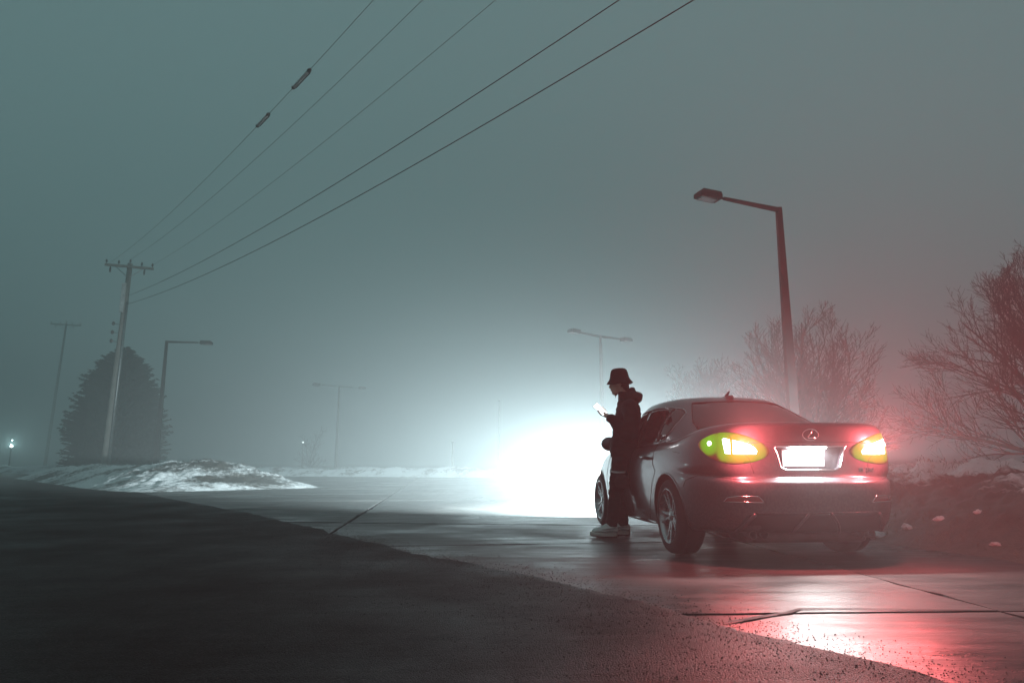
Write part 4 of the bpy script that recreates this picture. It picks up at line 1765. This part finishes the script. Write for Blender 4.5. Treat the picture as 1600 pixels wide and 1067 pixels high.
t2 = PH_C - PX * 0.015 + PY * 0.043 + PN * 0.012
t3 = PH_C + PX * 0.004 + PY * 0.032 + PN * 0.016
round_tube(pv, pf, [t0, t1, t2, t3], [0.012, 0.010, 0.009, 0.008], 8, 3)
pme = remeshed(pv, pf, 0.0055, 3)
pme.name = 'person'
PERSON = link_mesh('person', pme, M['skin'], None, True)
PERSON.location = (1.135, 7.78, 0.0)
PERSON.scale = (0.985, 0.985, 0.985)
PERSON.rotation_euler = (0, 0, math.pi - R(7))
tag(PERSON, 'person in black bucket hat and black jacket leaning on the car, reading a phone', 'person')

# hair below the hat brim
hv, hf = [], []
ellipsoid(hv, hf, HEAD + V3((-0.030, 0, 0.035)), (0.098, 0.086, 0.105), 20, 14)
ellipsoid(hv, hf, HEAD + V3((-0.075, 0, -0.035)), (0.045, 0.066, 0.065), 16, 12)
link_mesh('hair', remeshed(hv, hf, 0.008, 2, (0.004, (40, 40, 14))), M['hair'], PERSON, True)

# bucket hat, tipped forward
bm = bmesh.new()
prof = [(0.001, 0.136), (0.040, 0.135), (0.066, 0.128), (0.082, 0.112), (0.091, 0.085), (0.097, 0.045), (0.102, 0.016), (0.110, 0.002), (0.134, -0.042), (0.137, -0.046), (0.133, -0.048), (0.107, -0.002), (0.098, 0.016), (0.092, 0.05), (0.080, 0.10), (0.001, 0.124)]
lathe(bm, prof, 40, 'Z')
for vv in bm.verts:
    a = math.atan2(vv.co.y, vv.co.x)
    r_ = math.hypot(vv.co.x, vv.co.y)
    if vv.co.z < 0.0:
        vv.co.z += 0.010 * math.cos(2 * a + 0.4) + 0.004 * math.sin(5 * a)
    vv.co.x *= 1.10
    vv.co.y *= 0.93
    vv.co += vv.co.normalized() * 0.004 * noise.noise(vv.co * 18)
hat = obj('bucket_hat', bm, M['hat'], PERSON, True)
hat.location = HEAD + V3((-0.012, 0, 0.040))
hat.rotation_euler = (0, R(3), 0)
bm = bmesh.new()
for zz in (0.014,):
    lathe(bm, [((0.1065 if zz < 0.1 else 0.088), zz - 0.003), ((0.109 if zz < 0.1 else 0.0905), zz), ((0.1055 if zz < 0.1 else 0.0865), zz + 0.003)], 40, 'Z', Matrix.Diagonal((1.10, 0.93, 1, 1)))
obj('stitched_seam', bm, M['hat'], hat, True)


# jacket: torso, sleeves, hood and collar grown together
def loft_torso(V, F, rows, seg=28):
    base = len(V)
    for cx, z, rf, rs in rows:
        for k in range(seg):
            t = 2 * math.pi * k / seg
            c, s = math.cos(t), math.sin(t)
            V.append((cx + rf * math.copysign(abs(c) ** 0.85, c), rs * math.copysign(abs(s) ** 0.85, s), z))
    for i in range(len(rows) - 1):
        for k in range(seg):
            k2 = (k + 1) % seg
            F.append((base + i * seg + k, base + i * seg + k2, base + (i + 1) * seg + k2, base + (i + 1) * seg + k))
    F.append(tuple(base + k for k in reversed(range(seg))))
    F.append(tuple(base + (len(rows) - 1) * seg + k for k in range(seg)))


jv, jf = [], []
loft_torso(jv, jf, [(-0.115, 0.865, 0.128, 0.185), (-0.12, 0.90, 0.150, 0.205), (-0.13, 1.0, 0.160, 0.215), (-0.155, 1.12, 0.158, 0.215), (-0.175, 1.25, 0.152, 0.215), (-0.185, 1.38, 0.140, 0.215), (-0.185, 1.46, 0.122, 0.195), (-0.175, 1.52, 0.098, 0.140), (-0.160, 1.565, 0.086, 0.098), (-0.148, 1.61, 0.082, 0.090)])
round_tube(jv, jf, [V3((-0.185, 0.13, 1.435)), V3((-0.195, 0.200, 1.41)), V3((-0.21, 0.265, 1.25)), V3((-0.185, 0.275, 1.10)), V3((-0.075, 0.230, 1.20)), V3((0.000, 0.185, 1.288))], [0.085, 0.088, 0.082, 0.078, 0.070, 0.052], 14, 5)
round_tube(jv, jf, [V3((-0.185, -0.13, 1.435)), V3((-0.195, -0.20, 1.41)), V3((-0.22, -0.265, 1.22)), V3((-0.205, -0.275, 1.09)), V3((-0.10, -0.225, 0.96)), V3((-0.05, -0.19, 0.91))], [0.085, 0.088, 0.082, 0.078, 0.070, 0.060], 14, 5)
round_tube(jv, jf, [V3((0.000, 0.186, 1.286)), V3((0.012, 0.178, 1.300))], [0.058, 0.056], 14, 3)      # gathered cuff
# hood lying on the shoulders
round_tube(jv, jf, [V3((-0.11, 0.115, 1.55)), V3((-0.20, 0.125, 1.565)), V3((-0.285, 0.06, 1.555)), V3((-0.295, 0.0, 1.55)), V3((-0.285, -0.06, 1.555)), V3((-0.20, -0.125, 1.565)), V3((-0.11, -0.115, 1.55))], [0.030, 0.045, 0.055, 0.060, 0.055, 0.045, 0.030], 12, 4)
round_tube(jv, jf, [V3((-0.225, 0.045, 1.62)), V3((-0.235, 0.0, 1.625)), V3((-0.225, -0.045, 1.62))], [0.035, 0.040, 0.035], 12, 4)
jme = remeshed(jv, jf, 0.013, 3, (0.011, (7, 7, 13)))
# open the collar and the left cuff: take away what would cover the face and the hand
link_mesh('jacket', jme, M['jacket'], PERSON, True)
v, f = [], []
round_tube(v, f, [V3((-0.055, 0.02, 1.585)), V3((-0.045, 0.03, 1.575))], [0.012, 0.010], 8, 3)
tube_geo(v, f, [V3((-0.047, 0.03, 1.575)), V3((-0.046, 0.031, 1.545))], [0.003, 0.003], 6)
pydata('drawcord', v, f, M['black_plastic'], PERSON, True)
# trousers
tv, tf = [], []
round_tube(tv, tf, [V3((-0.115, 0.075, 0.93))] + LEGL[1:4] + [V3((0.035, 0.10, 0.155))], [0.118, 0.098, 0.072, 0.068, 0.062], 14, 6)
round_tube(tv, tf, [V3((-0.115, -0.075, 0.93))] + LEGR[1:4] + [V3((-0.095, -0.10, 0.155))], [0.118, 0.098, 0.072, 0.068, 0.062], 14, 6)
ellipsoid(tv, tf, (-0.115, 0, 0.92), (0.135, 0.18, 0.12), 20, 12)
for y_, x_ in ((0.21, -0.07), ):
    ellipsoid(tv, tf, (x_ - 0.02, y_ - 0.005, 0.60), (0.080, 0.030, 0.075), 14, 10)      # cargo pocket
link_mesh('trousers', remeshed(tv, tf, 0.012, 2, (0.012, (8, 8, 17))), M['trouser'], PERSON, True)
# reflective strip round the left thigh
cvs, cfs = [], []
arc = []
for a in range(-60, 130, 10):
    for k, z_ in enumerate((0.715, 0.735)):
        cx_ = -0.065 - (z_ - 0.70) * 0.24
        cvs.append((cx_ + 0.113 * math.cos(R(a)), 0.105 + 0.113 * math.sin(R(a)), z_ - 0.02 * math.sin(R(a))))
n_ = len(cvs) // 2
for i in range(n_ - 1):
    cfs.append((2 * i, 2 * i + 2, 2 * i + 3, 2 * i + 1))
st = pydata('reflective_strip', cvs, cfs, mat('reflective_tape', (0.62, 0.62, 0.62), 0.45), PERSON, True)
sm_ = st.modifiers.new('t', 'SOLIDIFY')
sm_.thickness = 0.004


# chunky trainers
def shoe(heel, rz, side):
    L = 0.305
    bm = bmesh.new()
    out = []
    for i in range(28):
        t = 2 * math.pi * i / 28
        c, s_ = math.cos(t), math.sin(t)
        x = L / 2 + L / 2 * math.copysign(abs(c) ** 0.75, c)
        w = 0.046 + 0.012 * sstep(0.10, 0.22, x)
        out.append((x, w * math.copysign(abs(s_) ** 0.8, s_)))
    rows = []
    for z, k, ex in ((0.0, 0.90, 0), (0.008, 1.0, 0.004), (0.022, 1.05, 0.010), (0.038, 1.02, 0.006), (0.048, 0.96, 0)):
        row = []
        for x, y in out:
            toe = 0.020 * sstep(0.20, 0.31, x) * (1 if z < 0.02 else 0.7)
            wav = 0.004 * math.sin(x * 60) if 0.01 < z < 0.045 else 0
            row.append(bm.verts.new(((x - L / 2) * (1 + ex) + L / 2, y * k + math.copysign(wav, y), z + toe + (0.012 * (1 - sstep(0.0, 0.15, x)) if z > 0.03 else 0))))
        rows.append(row)
    for a, b in zip(rows, rows[1:]):
        for k in range(28):
            bm.faces.new((a[k], a[(k + 1) % 28], b[(k + 1) % 28], b[k]))
    bm.faces.new(rows[0][::-1])
    bm.faces.new(rows[-1])
    V, F = [], []
    round_tube(V, F, [V3((0.055, 0, 0.065)), V3((0.12, 0, 0.07)), V3((0.19, 0, 0.062)), V3((0.245, 0, 0.058))], [0.046, 0.047, 0.045, 0.040], 14, 4)
    round_tube(V, F, [V3((0.060, 0, 0.07)), V3((0.064, 0, 0.11)), V3((0.062, 0, 0.128))], [0.050, 0.050, 0.048], 14, 3)
    round_tube(V, F, [V3((0.085, 0, 0.13)), V3((0.13, 0, 0.112)), V3((0.18, 0, 0.088))], [0.028, 0.026, 0.022], 12, 3)
    ellipsoid(V, F, (0.02, 0, 0.075), (0.03, 0.036, 0.045), 12, 8)
    up = remeshed(V, F, 0.007, 3, (0.0035, (30, 30, 45)))
    for vv in up.vertices:
        vv.co.z = max(vv.co.z, 0.03)
    o = link_mesh('shoe', up, M['shoe'], PERSON, True)
    o.location = heel
    o.rotation_euler = (0, 0, rz)
    obj('sole', bm, M['sole'], o, True)
    tv_, tf_ = [], []
    round_tube(tv_, tf_, [V3((0.012, 0.040, 0.058)), V3((0.07, 0.050, 0.066)), V3((0.13, 0.052, 0.060)), V3((0.20, 0.050, 0.062)), V3((0.27, 0.030, 0.058))], [0.008, 0.010, 0.009, 0.010, 0.007], 8, 4)
    round_tube(tv_, tf_, [V3((0.03, 0.046, 0.10)), V3((0.085, 0.050, 0.092)), V3((0.14, 0.046, 0.085)), V3((0.185, 0.038, 0.080))], [0.006, 0.008, 0.007, 0.005], 8, 4)
    pydata('overlay', tv_, tf_, worn_mat('shoe_grey_trim', (0.42, 0.41, 0.40), 0.6), o, True)
    ov, of = [], []
    tube_geo(ov, of, [V3((0.004, 0.0, 0.006)), V3((0.02, 0.046, 0.006)), V3((0.15, 0.056, 0.006)), V3((0.24, 0.055, 0.010)), V3((0.30, 0.02, 0.022))], [0.006] * 5, 6)
    pydata('outsole', ov, of, M['rubber'], o, True)
    lv, lf = [], []
    for k in range(4):
        x = 0.118 + 0.022 * k
        zt = 0.137 - 0.011 * k
        tube_geo(lv, lf, [V3((x, -0.032, zt - 0.022)), V3((x + 0.006, 0, zt + 0.003)), V3((x, 0.032, zt - 0.022))], [0.004, 0.004, 0.004], 6)
    pydata('lace', lv, lf, M['shoe'], o, True)
    return o


shoe(V3((-0.025, 0.10, 0.003)), R(6), 1)
shoe(V3((-0.170, -0.10, 0.003)), R(-6), -1)

# the phone
PHONE = empty('phone')
bpy.context.view_layer.update()
mw = PERSON.matrix_world
cp_ = mw @ PH_C
rot = mw.to_3x3()
sc_ = PERSON.scale[0]
ax = (rot @ PX).normalized()
az = (rot @ PN).normalized()
ay = az.cross(ax)
PHONE.matrix_world = Matrix(((ax.x, ay.x, az.x, cp_.x), (ax.y, ay.y, az.y, cp_.y), (ax.z, ay.z, az.z, cp_.z), (0, 0, 0, 1)))
tag(PHONE, 'phone with a bright white screen held up in the hand', 'phone')
bm = bmesh.new()
box(bm, -0.080, 0.080, -0.039, 0.039, -0.0045, 0.0045)
bevel_all(bm, 0.003, 2)
obj('case', bm, M['black_plastic'], PHONE)
bm = bmesh.new()
box(bm, -0.075, 0.075, -0.035, 0.035, 0.0046, 0.0056)
obj('screen', bm, mat('lit_screen', (0.9, 0.9, 0.9), 0.3, emit=(0.95, 0.98, 1.0), estr=6.0), PHONE)

# ------------------------------------------------------------------ haze
bm = bmesh.new()
box(bm, -131, 131, -39, 216, -1.2, 17.4)
hz = obj('haze', bm)
hm = bpy.data.materials.new('fog')
hm.use_nodes = True
nt = hm.node_tree
nt.nodes.clear()
ho = nt.nodes.new('ShaderNodeOutputMaterial')
pvn = nt.nodes.new('ShaderNodeVolumePrincipled')
pvn.inputs['Color'].default_value = (0.92, 0.99, 1.0, 1)
pvn.inputs['Density'].default_value = HAZE_DENSITY
pvn.inputs['Anisotropy'].default_value = 0.1
nt.links.new(pvn.outputs[0], ho.inputs['Volume'])
hz.data.materials.append(hm)
hz['kind'] = 'stuff'
hz['label'] = 'pale night fog filling the whole place'
hz['category'] = 'fog'
